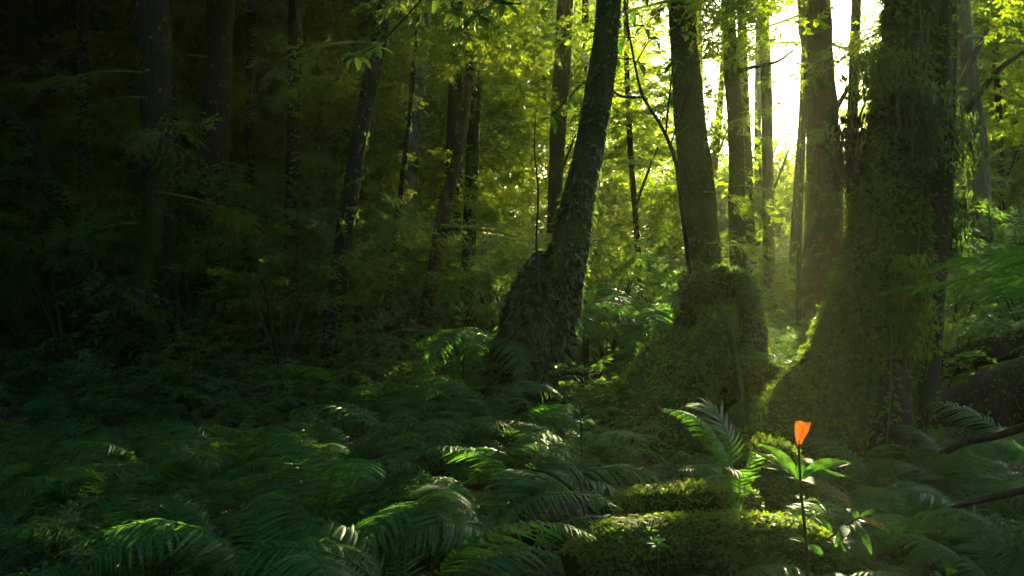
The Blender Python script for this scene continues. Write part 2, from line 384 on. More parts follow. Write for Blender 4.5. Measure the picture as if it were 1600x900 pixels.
def moss_on(g, V, m, size, keep=None, hang=.5, tpls=MOSS_TUFT, out=.65):
    kk = lambda p_, n_: (keep(p_, n_) if keep else 1) * (.32 + .68 * sstep(-.2, .2, fbm(p_ * 6.5, 2, 55)))
    pos, nn = scatter_on(V, m, kk); k = len(pos)
    d = nn * out + np.array([0, 0, -hang]) + rng.normal(0, .32, (k, 3)); fr = frames(d, nn); s = size * rng.uniform(.5, 1.5, k) * (1 + .6 * fbm(pos * 3.1, 2, 77))
    pos = pos - nn * size * .15
    w = rng.integers(0, len(tpls), k)
    for i, t_ in enumerate(tpls): g.put(t_, pos[w == i], fr[w == i], s[w == i])
    return g

def local(V, o): return np.asarray(V) - np.asarray(o)

# leafy boughs and crowns, shared by the trees
def bough_geo(seed, L=2.2, n=9):
    q = np.random.default_rng(seed); g = Geo(); s = np.linspace(0, 1, 8)
    p = np.stack([s * L, q.normal(0, .06, 8).cumsum(), .25 * s * L - .30 * L * s ** 2], -1); stick(g, p, np.linspace(.028, .006, 8), 10, 5)
    for i in range(n):
        t_ = .25 + .75 * (i + .5) / n; b = np.array([np.interp(t_, s, p[:, c]) for c in range(3)]); a = (1 if i % 2 else -1) * q.uniform(.4, 1.1)
        g.put(SPRAYS[(i + seed) % len(SPRAYS)], b[None], eul(q.normal(0, .3), q.normal(.12, .2), a)[None], q.uniform(.6, 1.0) * (1.05 - .4 * t_))
    return g
BOUGH = [bough_geo(400 + i).mesh('leafy_bough', M_LEAF) for i in range(4)]

def crown_geo(seed, n=70, rad=2.4, h=3.0):
    q = np.random.default_rng(seed); g = Geo()
    for i in range(n):
        a, e = q.uniform(0, 6.283), q.uniform(-.8, 1); r = q.uniform(.25, 1) ** .6
        c = np.array([math.cos(a) * rad * r * math.sqrt(max(1 - e * e * .8, .1)), math.sin(a) * rad * r * math.sqrt(max(1 - e * e * .8, .1)), e * h])
        if fbm(c * .7 + seed, 2, 3) < -.22: continue
        g.put(SPRAYS[i % len(SPRAYS)], c[None], eul(q.normal(0, .3), q.normal(.15, .25), a + q.normal(0, .5))[None], q.uniform(.9, 1.6))
    for i in range(9):
        a = q.uniform(0, 6.283); e = q.uniform(-.2, .9)
        stick(g, [(0, 0, -h * .9 + 1.2 * i / 9), (math.cos(a) * rad * .4, math.sin(a) * rad * .4, (e - .4) * h), (math.cos(a) * rad * .85, math.sin(a) * rad * .85, e * h)], [.06, .035, .01], 9, 5)
    return g
CROWN = [crown_geo(500 + i).mesh('crown_foliage', M_LEAF) for i in range(4)]

def tree(name, label, pts, Y, mat, group=None, bark=.07, lump=.06, moss=0, moss_size=.05, moss_keep=None, moss_mat=None, n=20, k=70,
         crown=None, boughs=(), lobes=None, foot=True, seed=0, cat='tree', flare=1.5, extra_top=5.0, limbs=(), moss_tpl=MOSS_TUFT, hang=.5):
    """pts: (px, py, width px[, Y]) from foot to top. boughs: (px, py, Y, turn, tilt, size)"""
    q = []
    for p in pts:
        yy = p[3] if len(p) > 3 else Y
        w = P(p[0], p[1], yy); q.append((*w, p[2] / 2 / FPX * yy))
    q = np.array(q)
    if foot:
        z0 = float(gh(q[0, 0], q[0, 1])); b = q[0].copy(); b[2] = z0 - .15; b[3] *= flare
        if q[0, 2] > z0 + .25: q = np.vstack([b, q])
        else: q[0, 2] = min(q[0, 2], z0 - .1)
    if extra_top:
        d = q[-1] - q[-2]; d = d / max(abs(d[2]), .2); e = q[-1] + d * extra_top; e[3] = q[-1, 3] * .8; q = np.vstack([q, e])
    base = np.array([q[0, 0], q[0, 1], q[0, 2]])
    t = thing(name, label, cat, base, 0, group)
    V = local(tube(q[:, :3], q[:, 3], k, n, bark, 5, lump, lobes, seed), base)
    obj('trunk', add_tube(Geo(), V).mesh('trunk', mat, True), t)
    if moss:
        kp = (lambda p_, n_: moss_keep(p_ + base, n_)) if moss_keep else None
        obj('moss', moss_on(Geo(), V, moss, moss_size, kp, hang, moss_tpl).mesh('moss', moss_mat or M_MOSS), t, kind='stuff')
    for l in limbs:                             # (points px, py, width, Y)
        a = np.array([(*P(c[0], c[1], c[3] if len(c) > 3 else Y), c[2] / 2 / FPX * Y) for c in l])
        obj('limb', add_tube(Geo(), tube(local(a[:, :3], base), a[:, 3], 22, 8, .05, 6, .04, None, seed)).mesh('limb', mat, True), t)
    for i, (px, py, yy, rz, tilt, sc) in enumerate(boughs):
        obj('bough', BOUGH[(i + seed) % 4], t, Vector(local(P(px, py, yy), base)), (rng.normal(0, .15), tilt, rz), sc)
    if crown is not None:
        obj('crown', CROWN[seed % 4], t, Vector(local(q[-1, :3], base)) + Vector((0, 0, crown[0])), (0, 0, rng.uniform(0, 6.28)), crown[1])
    return t, V, base

# ------------------------------------------------------------------ the great mossy tree
NB = lambda a, b: (lambda p, n: np.ones(len(p)))
def big_keep(p, n):
    px = p[:, 0] / p[:, 1] * FPX + 800
    side = sstep(1440, 1365, px + 30 * fbm(p * 2.5, 2, 8))
    patch = sstep(-.35, .1, fbm(p * 1.6, 3, 12))
    return np.clip(.12 + side * (.45 + .55 * patch), 0, 1) * (.35 + .65 * (n[:, 1] < .4))
LB = lambda t_, th: .10 * np.cos(3 * th + .6) * sstep(.55, .0, t_) + .14 * np.cos(5 * th + 1.5) * sstep(.30, 0, t_) + .05 * np.cos(7 * th) * sstep(.7, .1, t_)
bt, BV, bb = tree('mossy_tree', 'huge moss-coated tree with flared roots behind the orange leaf',
    [(1282, 735, 265), (1294, 690, 226), (1316, 640, 188), (1338, 580, 162), (1356, 520, 146), (1373, 430, 124), (1389, 330, 104), (1405, 230, 88), (1417, 120, 76), (1425, 0, 70)],
    7.8, M_MOSSY, bark=.11, lump=.06, moss=76000, moss_size=.068, moss_keep=big_keep, n=72, k=150, lobes=LB, seed=2, flare=1.1, extra_top=6,
    boughs=((1400, -120, 7.8, -2.4, .4, 1.2), (1430, -160, 8, .2, .3, 1.3), (1470, -60, 7.5, -.5, .5, .9)))
def bb_l(px, py, y): return local(P(px, py, y), bb)
def add_limb(parent, base, name, pts, mat, k=40, n=16, lump=.06, moss=0, msize=.05, seed=0, keep=None, label=None, mm=None, hang=.5):
    a = np.array([(*P(c[0], c[1], c[3]), c[2] / 2 / FPX * c[3]) for c in pts]); V = tube(local(a[:, :3], base), a[:, 3], k, n, .08, 5, lump, None, seed)
    o = obj(name, add_tube(Geo(), V).mesh(name, mat, True), parent)
    if label: o['label'] = label
    if moss:
        kp = (lambda p_, n_: keep(p_ + base, n_)) if keep else None
        obj('moss', moss_on(Geo(), V, moss, msize, kp, hang).mesh('moss', mm or M_MOSS), o, kind='stuff')
    return o
add_limb(bt, bb, 'stem', [(1408, 705, 70, 7.75), (1425, 600, 66, 7.8), (1440, 450, 62, 7.85), (1450, 300, 64, 7.9), (1452, 150, 62, 7.9), (1452, 0, 60, 7.9), (1450, -300, 56, 7.9)], M_BARK_DARK, 90, 26, .08, 2600, .05, 5, label='dark bare second stem')
add_limb(bt, bb, 'root', [(1262, 600, 70, 7.7), (1228, 655, 74, 7.4), (1190, 705, 72, 7.0), (1160, 745, 66, 6.7), (1140, 790, 52, 6.5)], M_MOSSY, 40, 20, .08, 5200, .055, 7, label='thick yellow-green mossy root')
add_limb(bt, bb, 'root', [(1330, 560, 52, 7.4), (1318, 640, 60, 7.1), (1312, 710, 74, 6.9), (1306, 770, 80, 6.8)], M_BARK, 40, 18, .08, 2600, .05, 9)
add_limb(bt, bb, 'root', [(1392, 540, 50, 7.4), (1388, 640, 60, 7.15), (1382, 720, 66, 7.0), (1376, 770, 60, 6.9)], M_BARK_DARK, 40, 18, .08, 700, .05, 13)

def hanging_mass(parent, base, px, py, y, w, h, n, mat, name='epiphyte_clump'):
    """a clump of hanging roots and dead fronds caught on the bark"""
    g = Geo(); c = P(px, py, y)
    for i in range(n):
        a = c + np.array([rng.normal(0, w * .4), rng.normal(0, w * .3), rng.uniform(-.2, .5) * h]); L = h * rng.uniform(.3, .8)
        b = a + np.array([rng.normal(0, w * .15), rng.normal(0, w * .1), -L]); m_ = (a + b) / 2 + rng.normal(0, w * .12, 3)
        stick(g, local(np.array([a, m_, b]), base), [.008, .006, .002], 6, 3)
    k = n * 15; pos = c + np.stack([rng.normal(0, w * .45, k), rng.normal(0, w * .35, k), rng.uniform(-.55, .5, k) * h], -1)
    d = np.stack([rng.normal(0, .5, k), rng.normal(0, .5, k), -np.ones(k)], -1)
    g.put(LEAF, local(pos, base), frames(d, norm(rng.normal(0, 1, (k, 3)))), rng.uniform(.03, .09, k))
    return obj(name, g.mesh(name, mat), parent, kind='stuff')
hanging_mass(bt, bb, 1332, 235, 7.9, .22, .75, 60, M_TWIG)
hanging_mass(bt, bb, 1378, 110, 7.5, .34, .42, 70, M_MOSS)
hanging_mass(bt, bb, 1490, 225, 7.8, .26, .6, 70, M_IVY)
hanging_mass(bt, bb, 1488, 350, 7.9, .22, .7, 70, M_IVY)
hanging_mass(bt, bb, 1440, 190, 7.4, .30, .8, 60, M_IVY)
hanging_mass(bt, bb, 1420, 470, 7.2, .30, .9, 70, M_MOSS)
for (pts) in ([(1436, 5, 7.45), (1440, 60, 7.42), (1438, 110, 7.4), (1425, 150, 7.35), (1408, 165, 7.3)], [(1385, 480, 7.0), (1392, 560, 6.95), (1390, 640, 6.9), (1384, 700, 6.85)], [(1330, 420, 7.05), (1348, 500, 7.0), (1356, 600, 6.95), (1350, 690, 6.9)], [(1452, 20, 7.45), (1446, 150, 7.4), (1440, 300, 7.4), (1432, 420, 7.35)]):
    g = Geo(); w = np.array([local(P(*c), bb) for c in pts]); stick(g, w, np.linspace(.014, .008, len(w)), 30, 5)
    r_ = resample(w, 24); k = 46; j = rng.integers(0, 24, k)
    g.put(LEAF6, r_[j] + rng.normal(0, .03, (k, 3)), frames(np.stack([rng.normal(0, 1, k), rng.normal(-.3, .6, k), rng.normal(-.5, .4, k)], -1), np.tile([0, -.6, 1.], (k, 1))), rng.uniform(.03, .07, k))
    obj('vine', g.mesh('vine', M_IVY), bt)

# ------------------------------------------------------------------ the curved tree with the ivy-grown foot
def ivy_keep(p, n):
    py = 450 - (p[:, 2] - CAM_H) / p[:, 1] * FPX; px = p[:, 0] / p[:, 1] * FPX + 800
    return np.clip(sstep(200, 400, py) * (1 - .8 * sstep(850, 885, px - .28 * (520 - py) * (py < 520))) + .28, 0, 1)
ct, CV, cb = tree('curved_tree', 'dark curved tree with an ivy-grown foot leaning away from the glow',
    [(852, 655, 74), (860, 600, 60), (868, 540, 54), (876, 480, 55), (889, 400, 52), (906, 310, 46), (921, 240, 42), (933, 170, 40), (945, 80, 37), (951, 0, 35)],
    9.4, M_BARK, bark=.17, lump=.10, moss=14000, moss_size=.075, moss_keep=ivy_keep, moss_mat=M_IVY, n=40, k=120, seed=4, flare=1.2, extra_top=6, moss_tpl=[LEAF, LEAF6], hang=.8,
    boughs=((948, -100, 9.4, 2.7, .4, 1.2), (900, -140, 9, 3.4, .5, 1.2), (975, -120, 9.2, .2, .6, 1.0)))
add_limb(ct, cb, 'ivy_mound', [(806, 690, 190, 9.35), (818, 620, 140, 9.4), (826, 560, 104, 9.4), (832, 500, 84, 9.4), (842, 440, 66, 9.45), (856, 400, 40, 9.5)], M_MOSSY, 60, 30, .12, 0, seed=17, label='mossy foot wrapped in dark ivy')
mv = tube(local(np.array([P(806, 690, 9.35), P(818, 620, 9.4), P(826, 560, 9.4), P(832, 500, 9.4), P(842, 440, 9.45), P(856, 395, 9.5)]), cb), np.array([95, 70, 52, 42, 34, 18]) / FPX * 9.4, 60, 30, .08, 5, .12, None, 17)
obj('ivy', moss_on(Geo(), mv, 15000, .085, None, .8, [LEAF, LEAF6], .5).mesh('ivy', M_IVY), ct, kind='stuff')
g = Geo()
for i in range(9):                              # a small strap-leaved plant perched on the bark
    a = i / 9 * 6.283; b = local(P(836, 568, 8.9), cb); d = np.array([math.cos(a), math.sin(a), .9]); s = np.linspace(0, 1, 6)[:, None]
    v = b + d * .16 * s - np.array([0, 0, .12]) * s ** 2; w = np.cross(d, [0, 0, 1.]); w = w / np.linalg.norm(w) * .014 * np.sin(np.pi * (.12 + .86 * s))
    g.add(np.stack([v - w, v + w], 1).reshape(-1, 3), [t for j in range(5) for t in ((2 * j, 2 * j + 1, 2 * j + 3), (2 * j, 2 * j + 3, 2 * j + 2))])
obj('perched_plant', g.mesh('perched_plant', M_YELLOW), ct)

# ------------------------------------------------------------------ trees behind
ALLM = lambda p, n: np.ones(len(p))
tree('mossy_tree', 'straight mossy trunk rising behind the hollow stump', [(1112, 520, 52), (1105, 430, 46), (1096, 330, 44), (1084, 240, 44), (1076, 160, 42), (1068, 60, 40), (1064, 0, 38)],
     14.5, M_BARK, bark=.13, moss=9000, moss_size=.05, n=24, k=90, seed=6, boughs=((1064, 0, 13.3, 2.9, .2, 1.1), (1070, -30, 13, -1.2, .3, 1.1), (1064, -60, 13, 1.0, .3, 1.2), (1100, 300, 13.2, -.4, .3, .55), (1105, 380, 13.2, -.8, .2, .5)), crown=(0, 1.2))
tree('slender_tree', 'slender dark trunk just beside the straight mossy trunk', [(1160, 520, 28), (1154, 430, 25), (1151, 330, 23), (1150, 220, 22), (1143, 120, 21), (1139, 40, 20), (1138, 0, 20)],
     19, M_BARK, bark=.13, moss=4000, moss_size=.05, n=20, k=80, seed=8, boughs=((1140, 20, 18.8, -2.5, .1, 1.1), (1138, -20, 18.5, -.9, .2, 1.2), (1152, 210, 18.8, -.3, .3, .5), (1153, 290, 18.7, -.7, .3, .45), (1154, 360, 18.8, -2.4, .3, .4)), crown=(0, 1.2),
     limbs=([(1150, 112, 8), (1180, 104, 6), (1215, 96, 4), (1240, 78, 3)],))
tree('brown_tree', 'brown-barked tree between the glow and the huge mossy tree', [(1286, 560, 60), (1284, 470, 54), (1286, 400, 52), (1287, 300, 49), (1284, 200, 47), (1278, 110, 45), (1272, 0, 44)],
     18.0, M_BARK_BROWN, bark=.12, moss=5000, moss_size=.09, n=26, k=90, seed=10, boughs=((1274, 20, 17.8, 2.9, .2, 1.5), (1262, 70, 17.7, 3.3, .15, 1.0), (1268, 150, 17.6, 2.9, .3, .8), (1274, -10, 17.7, 3.6, .3, 1.6), (1276, -30, 17.6, -.6, .3, 1.6), (1278, 60, 17.7, .3, .35, 1.3), (1282, 110, 17.6, -2.8, .3, .7), (1286, 190, 17.6, -1.8, .4, .6)), crown=(0, 1.6),
     moss_keep=lambda p, n: sstep(-.1, .35, fbm(p * 1.1, 2, 40)) * .9 + .25 * (p[:, 2] < 1.8), limbs=([(1300, 180, 9), (1318, 150, 7), (1335, 120, 4)],))
tree('pale_leaning_tree', 'pale grey trunk leaning away behind the huge mossy tree', [(1540, 470, 34), (1536, 400, 32), (1530, 310, 30), (1524, 220, 30), (1514, 140, 28), (1506, 60, 26), (1500, 0, 25)],
     14, M_BARK_PALE, moss=500, moss_size=.06, n=20, k=80, seed=12, crown=(0, 1.3), boughs=((1516, 150, 13.8, .1, .2, 1.0), (1505, 60, 13.5, .3, .1, 1.3), (1500, 10, 13.6, 2.8, .3, 1.1), (1500, -40, 13, -.4, .2, 1.4), (1540, 120, 13, .6, .3, 1.2)),
     limbs=([(1495, 190, 10, 13.5), (1520, 160, 9, 13.3), (1560, 110, 8, 13), (1600, 80, 6, 12.8)], [(1488, 160, 9, 13.4), (1520, 90, 8, 13.2), (1550, 40, 6, 13), (1580, 0, 5, 13)]))
tree('dark_thin_tree', 'thin dark trunk close behind the huge mossy tree', [(1444, 660, 30), (1450, 580, 28), (1458, 500, 28), (1466, 420, 26), (1474, 330, 26), (1480, 200, 24), (1484, 0, 22)], 9.6, M_BARK_DARK, moss=500, moss_size=.06, n=18, seed=14)

# pale trunks drowned in the glow and in the wood behind
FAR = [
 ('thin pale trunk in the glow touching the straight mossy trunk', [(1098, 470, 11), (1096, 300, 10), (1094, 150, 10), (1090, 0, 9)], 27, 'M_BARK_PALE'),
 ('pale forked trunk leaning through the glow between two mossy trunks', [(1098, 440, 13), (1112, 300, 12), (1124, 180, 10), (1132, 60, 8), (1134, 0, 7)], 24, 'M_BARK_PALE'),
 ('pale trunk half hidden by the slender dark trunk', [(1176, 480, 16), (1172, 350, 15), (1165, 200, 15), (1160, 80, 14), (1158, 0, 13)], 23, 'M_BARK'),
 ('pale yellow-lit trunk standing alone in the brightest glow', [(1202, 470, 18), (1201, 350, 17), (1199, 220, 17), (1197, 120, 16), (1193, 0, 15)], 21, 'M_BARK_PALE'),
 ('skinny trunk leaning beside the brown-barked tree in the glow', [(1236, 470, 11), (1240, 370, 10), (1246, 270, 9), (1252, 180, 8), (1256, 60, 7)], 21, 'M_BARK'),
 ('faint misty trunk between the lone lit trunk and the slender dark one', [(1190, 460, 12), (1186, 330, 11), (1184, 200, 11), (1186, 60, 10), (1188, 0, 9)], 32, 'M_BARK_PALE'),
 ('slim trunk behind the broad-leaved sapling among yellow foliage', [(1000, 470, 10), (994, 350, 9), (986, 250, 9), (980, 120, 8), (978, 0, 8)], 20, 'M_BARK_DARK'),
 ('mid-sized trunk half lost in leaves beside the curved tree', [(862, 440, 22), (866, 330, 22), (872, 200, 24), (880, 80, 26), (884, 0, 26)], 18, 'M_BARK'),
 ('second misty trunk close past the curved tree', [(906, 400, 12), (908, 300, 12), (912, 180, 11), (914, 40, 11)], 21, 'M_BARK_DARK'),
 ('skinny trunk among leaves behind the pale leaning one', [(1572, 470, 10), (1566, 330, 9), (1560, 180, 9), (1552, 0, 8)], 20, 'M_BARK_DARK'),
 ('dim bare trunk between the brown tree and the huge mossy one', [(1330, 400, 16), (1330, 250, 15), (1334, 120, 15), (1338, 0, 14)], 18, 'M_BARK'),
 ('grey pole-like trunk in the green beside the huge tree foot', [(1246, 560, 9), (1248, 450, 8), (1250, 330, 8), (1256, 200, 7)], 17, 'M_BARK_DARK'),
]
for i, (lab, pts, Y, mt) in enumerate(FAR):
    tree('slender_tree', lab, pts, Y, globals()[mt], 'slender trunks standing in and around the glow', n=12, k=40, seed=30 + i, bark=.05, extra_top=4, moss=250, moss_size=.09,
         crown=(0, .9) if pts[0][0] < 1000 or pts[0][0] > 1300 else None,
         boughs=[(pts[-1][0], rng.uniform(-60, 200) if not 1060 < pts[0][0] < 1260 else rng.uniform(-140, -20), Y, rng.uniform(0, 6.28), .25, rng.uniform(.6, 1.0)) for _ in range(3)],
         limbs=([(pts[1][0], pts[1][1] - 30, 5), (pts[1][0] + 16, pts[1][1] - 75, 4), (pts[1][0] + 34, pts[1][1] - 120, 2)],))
# the dim half of the wood
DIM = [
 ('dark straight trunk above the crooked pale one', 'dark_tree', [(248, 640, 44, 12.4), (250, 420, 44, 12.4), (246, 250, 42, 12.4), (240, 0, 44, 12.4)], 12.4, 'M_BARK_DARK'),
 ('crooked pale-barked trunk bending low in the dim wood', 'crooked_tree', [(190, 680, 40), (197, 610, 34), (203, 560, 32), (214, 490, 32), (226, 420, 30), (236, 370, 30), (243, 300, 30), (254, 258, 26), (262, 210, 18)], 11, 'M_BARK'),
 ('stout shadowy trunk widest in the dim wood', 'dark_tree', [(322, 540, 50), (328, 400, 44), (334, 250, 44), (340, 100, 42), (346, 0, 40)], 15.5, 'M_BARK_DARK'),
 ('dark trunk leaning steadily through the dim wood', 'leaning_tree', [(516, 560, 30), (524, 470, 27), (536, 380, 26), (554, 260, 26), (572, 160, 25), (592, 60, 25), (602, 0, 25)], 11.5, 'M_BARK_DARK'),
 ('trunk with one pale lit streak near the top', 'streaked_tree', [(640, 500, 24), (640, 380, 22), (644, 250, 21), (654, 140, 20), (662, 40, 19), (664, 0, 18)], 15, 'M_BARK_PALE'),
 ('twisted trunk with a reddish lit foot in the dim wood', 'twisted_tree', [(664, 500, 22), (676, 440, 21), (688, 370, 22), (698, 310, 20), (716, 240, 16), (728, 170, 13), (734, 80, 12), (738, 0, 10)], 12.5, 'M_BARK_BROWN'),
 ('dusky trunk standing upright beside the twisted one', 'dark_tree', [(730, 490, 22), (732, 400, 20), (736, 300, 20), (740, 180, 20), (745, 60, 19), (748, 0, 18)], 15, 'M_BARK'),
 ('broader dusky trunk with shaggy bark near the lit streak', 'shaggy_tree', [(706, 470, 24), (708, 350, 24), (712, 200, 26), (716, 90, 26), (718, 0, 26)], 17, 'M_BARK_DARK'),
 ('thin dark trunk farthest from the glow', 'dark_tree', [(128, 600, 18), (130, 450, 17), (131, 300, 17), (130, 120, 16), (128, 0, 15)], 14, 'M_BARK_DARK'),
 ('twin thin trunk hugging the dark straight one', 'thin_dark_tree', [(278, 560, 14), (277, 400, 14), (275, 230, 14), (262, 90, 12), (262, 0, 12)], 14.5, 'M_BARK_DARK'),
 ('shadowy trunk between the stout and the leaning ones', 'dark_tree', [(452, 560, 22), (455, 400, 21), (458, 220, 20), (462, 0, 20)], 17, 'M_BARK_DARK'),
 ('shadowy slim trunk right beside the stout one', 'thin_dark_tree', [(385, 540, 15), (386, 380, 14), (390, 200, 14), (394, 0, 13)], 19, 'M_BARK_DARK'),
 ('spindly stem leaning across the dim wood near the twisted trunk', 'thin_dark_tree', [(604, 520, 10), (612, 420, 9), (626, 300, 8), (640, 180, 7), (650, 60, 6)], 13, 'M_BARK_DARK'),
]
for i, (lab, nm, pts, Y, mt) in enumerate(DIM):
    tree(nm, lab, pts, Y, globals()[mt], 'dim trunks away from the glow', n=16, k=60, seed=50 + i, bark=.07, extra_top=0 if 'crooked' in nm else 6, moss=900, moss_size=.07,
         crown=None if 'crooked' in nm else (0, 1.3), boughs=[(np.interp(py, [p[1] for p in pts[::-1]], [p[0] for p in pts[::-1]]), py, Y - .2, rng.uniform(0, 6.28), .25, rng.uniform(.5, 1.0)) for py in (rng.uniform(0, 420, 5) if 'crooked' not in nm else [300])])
a = tree('leaning_log', 'dark dead log propped aslant beside the thinnest dim trunk', [(140, 380, 30), (108, 335, 30), (70, 275, 28), (40, 220, 26), (10, 180, 24), (-60, 120, 22)], 12.5, M_BARK_DARK, extra_top=0, foot=True, cat='log', n=16, seed=70, moss=600)

# ------------------------------------------------------------------ the hollow mossy stump
sb = np.array([*P(1095, 720, 8.0)[:2], 0.0]); sb[2] = float(gh(sb[0], sb[1]))
st = thing('mossy_stump', 'tall hollow mossy stump under the straight mossy trunk', 'stump', sb)
def lump_part(name, pts, mat, moss, msize, seed, k=60, n=30, lump=.12, mm=None, keep=None, label=None, squash=1.0, tp=MOSS_TUFT, hang=.5):
    a = np.array([(*P(c[0], c[1], c[3]), c[2] / 2 / FPX * c[3]) for c in pts]); V = tube(local(a[:, :3], sb), a[:, 3], k, n, .10, 6, lump, None, seed, squash=squash)
    o = obj(name, add_tube(Geo(), V).mesh(name, mat, True), st)
    if label: o['label'] = label
    kp = (lambda p_, n_: keep(p_ + sb, n_)) if keep else None
    obj('moss', moss_on(Geo(), V, moss, msize, kp, hang, tp).mesh('moss', mm or M_MOSS), o, kind='stuff')
lump_part('stump_trunk', [(1098, 650, 150, 10.5), (1110, 560, 128, 10.5), (1118, 500, 112, 10.5), (1121, 462, 98, 10.5), (1122, 442, 60, 10.5)], M_BARK_DARK, 5200, .07, 81)
lump_part('leafy_cap', [(1078, 470, 30, 10.2), (1095, 455, 56, 10.2), (1125, 452, 70, 10.2), (1150, 466, 70, 10.2), (1164, 500, 40, 10.2)], M_MOSSY, 5200, .085, 82, mm=M_IVY, tp=[LEAF, LEAF6], hang=.3)
lump_part('root_flank', [(985, 735, 120, 7.6), (1010, 665, 120, 8.6), (1035, 600, 100, 9.5), (1062, 545, 70, 10.2)], M_MOSSY, 9000, .07, 83, label='dark root flank sloping outward', keep=lambda p, n: .35 + .5 * sstep(-.2, .3, fbm(p * 2, 2, 90)))
lump_part('moss_root', [(1068, 660, 58, 8.4), (1090, 585, 62, 8.9), (1112, 530, 60, 9.3), (1124, 490, 44, 10.0)], M_MOSSY, 7000, .05, 84, label='bright green moss root leaning on the stump')
lump_part('root_shelf', [(1088, 615, 30, 9.4), (1120, 600, 46, 9.4), (1160, 590, 76, 9.4), (1195, 605, 70, 9.3), (1212, 650, 46, 9.2), (1214, 700, 36, 9.1)], M_MOSSY, 6500, .065, 85, label='overhanging root shelf above the hollow', squash=1.3)
lump_part('stump_root', [(1060, 750, 50, 7.0), (1066, 690, 50, 7.3), (1074, 630, 44, 7.6)], M_MOSSY, 2600, .05, 86)
lump_part('stump_root', [(1020, 745, 46, 7.0), (1030, 690, 52, 7.3), (1048, 630, 50, 7.8)], M_MOSSY, 2600, .05, 87)
lump_part('stump_root', [(960, 740, 44, 7.2), (990, 690, 50, 7.9), (1022, 640, 48, 8.6), (1052, 590, 40, 9.3)], M_MOSSY, 3200, .05, 88)
lump_part('stump_root', [(1180, 560, 34, 9.8), (1172, 520, 44, 10.0), (1160, 480, 40, 10.2)], M_BARK_DARK, 1400, .05, 89)
g = Geo(); k = 260                              # dead leaves caught under the shelf
pos = np.stack([rng.uniform(1090, 1200, k), rng.normal(588, 9, k), rng.uniform(8.9, 9.1, k)], -1); pos = np.array([local(P(*c), sb) for c in pos])
g.put(LEAF6, pos, eul(rng.normal(0, .8, k), rng.normal(.4, .6, k), rng.uniform(0, 6.28, k)), rng.uniform(.05, .11, k)); obj('leaf_litter', g.mesh('leaf_litter', M_DEAD), st, kind='stuff')
g = Geo(); stick(g, [local(P(*c), sb) for c in ((1066, 590, 8.6), (1085, 580, 8.6), (1105, 560, 8.7), (1120, 545, 8.9), (1134, 520, 9.2))], [.02, .022, .022, .02, .012], 24, 7); obj('vine', g.mesh('vine', M_STEM), st)

def loose(name, label, cat, pts, mat, moss=0, msize=.05, k=40, n=16, lump=.08, bark=.08, seed=0, keep=None, part='trunk', mm=None, group=None, hang=.3, squash=1.0, smooth=True):
    a = np.array([(*P(c[0], c[1], c[3]), c[2] / 2 / FPX * c[3]) for c in pts]); base = a[0, :3].copy()
    t = thing(name, label, cat, base, 0, group); V = tube(local(a[:, :3], base), a[:, 3], k, n, bark, 6, lump, None, seed, squash=squash)
    obj(part, add_tube(Geo(), V).mesh(part, mat, smooth), t)
    if moss:
        kp = (lambda p_, n_: keep(p_ + base, n_)) if keep else None
        obj('moss', moss_on(Geo(), V, moss, msize, kp, hang).mesh('moss', mm or M_MOSS), t, kind='stuff')
    if moss > 9000:                             # dead leaves lying on the moss
        p_, n_ = scatter_on(V, 260, lambda p, n: (n[:, 2] > .35) * 1.0); k_ = len(p_); gg = Geo()
        gg.put(LEAF6, p_ + n_ * .012, frames(rng.normal(0, 1, (k_, 3)) * [1, 1, .15], n_), rng.uniform(.025, .06, k_)); obj('leaf_litter', gg.mesh('leaf_litter', M_DEAD), t, kind='stuff')
    return t
loose('stump', 'low dark stump topped with ferns behind the curved tree', 'stump', [(920, 690, 66, 10.6), (918, 640, 58, 10.6), (916, 600, 56, 10.6), (916, 582, 46, 10.6)], M_BARK_DARK, 1500, .07, seed=91, lump=.12, n=24)
loose('plant_stalk', 'arching green stalk in front of the hollow stump', 'stalk', [(1168, 715, 13, 7.1), (1166, 680, 13, 7.1), (1160, 620, 11, 7.15), (1150, 565, 10, 7.2), (1135, 510, 8, 7.3), (1120, 482, 6, 7.4)], M_STEM, 700, .022, 50, 10, .02, .03, 92, part='stem')
UPM = lambda p, n: sstep(-.25, .5, n[:, 2])
loose('mossy_log', 'large moss-topped log lying in front of the mossy root', 'log', [(905, 905, 90, 3.7), (960, 872, 104, 3.8), (1020, 858, 92, 3.9), (1090, 854, 90, 4.0), (1160, 856, 96, 4.1), (1240, 868, 104, 4.2), (1310, 890, 80, 4.3)], M_MOSSY, 26000, .022, 90, 40, .10, .08, 93, UPM)
loose('mossy_log', 'smaller sunlit mossy log behind the large moss-topped one', 'log', [(955, 815, 50, 4.7), (1000, 795, 56, 4.8), (1060, 790, 60, 4.9), (1110, 792, 60, 5.0), (1170, 800, 70, 5.1)], M_MOSSY, 11000, .024, 60, 28, .09, .08, 94, UPM)
loose('mossy_mound', 'rounded mossy mound at the foot of the huge mossy tree', 'mound', [(1215, 830, 130, 5.7), (1210, 780, 130, 5.8), (1206, 735, 110, 5.9), (1206, 705, 70, 6.0), (1208, 690, 26, 6.0)], M_MOSSY, 8000, .045, 50, 34, .11, .06, 95, part='body')
loose('dirt_bank', 'dark earth hump littered with debris beside the fallen twig', 'mound', [(820, 860, 70, 4.6), (870, 835, 110, 4.9), (930, 830, 110, 5.2), (990, 850, 90, 5.4)], M_BARK_DARK, 1800, .03, 50, 26, .12, .1, 96, part='body')
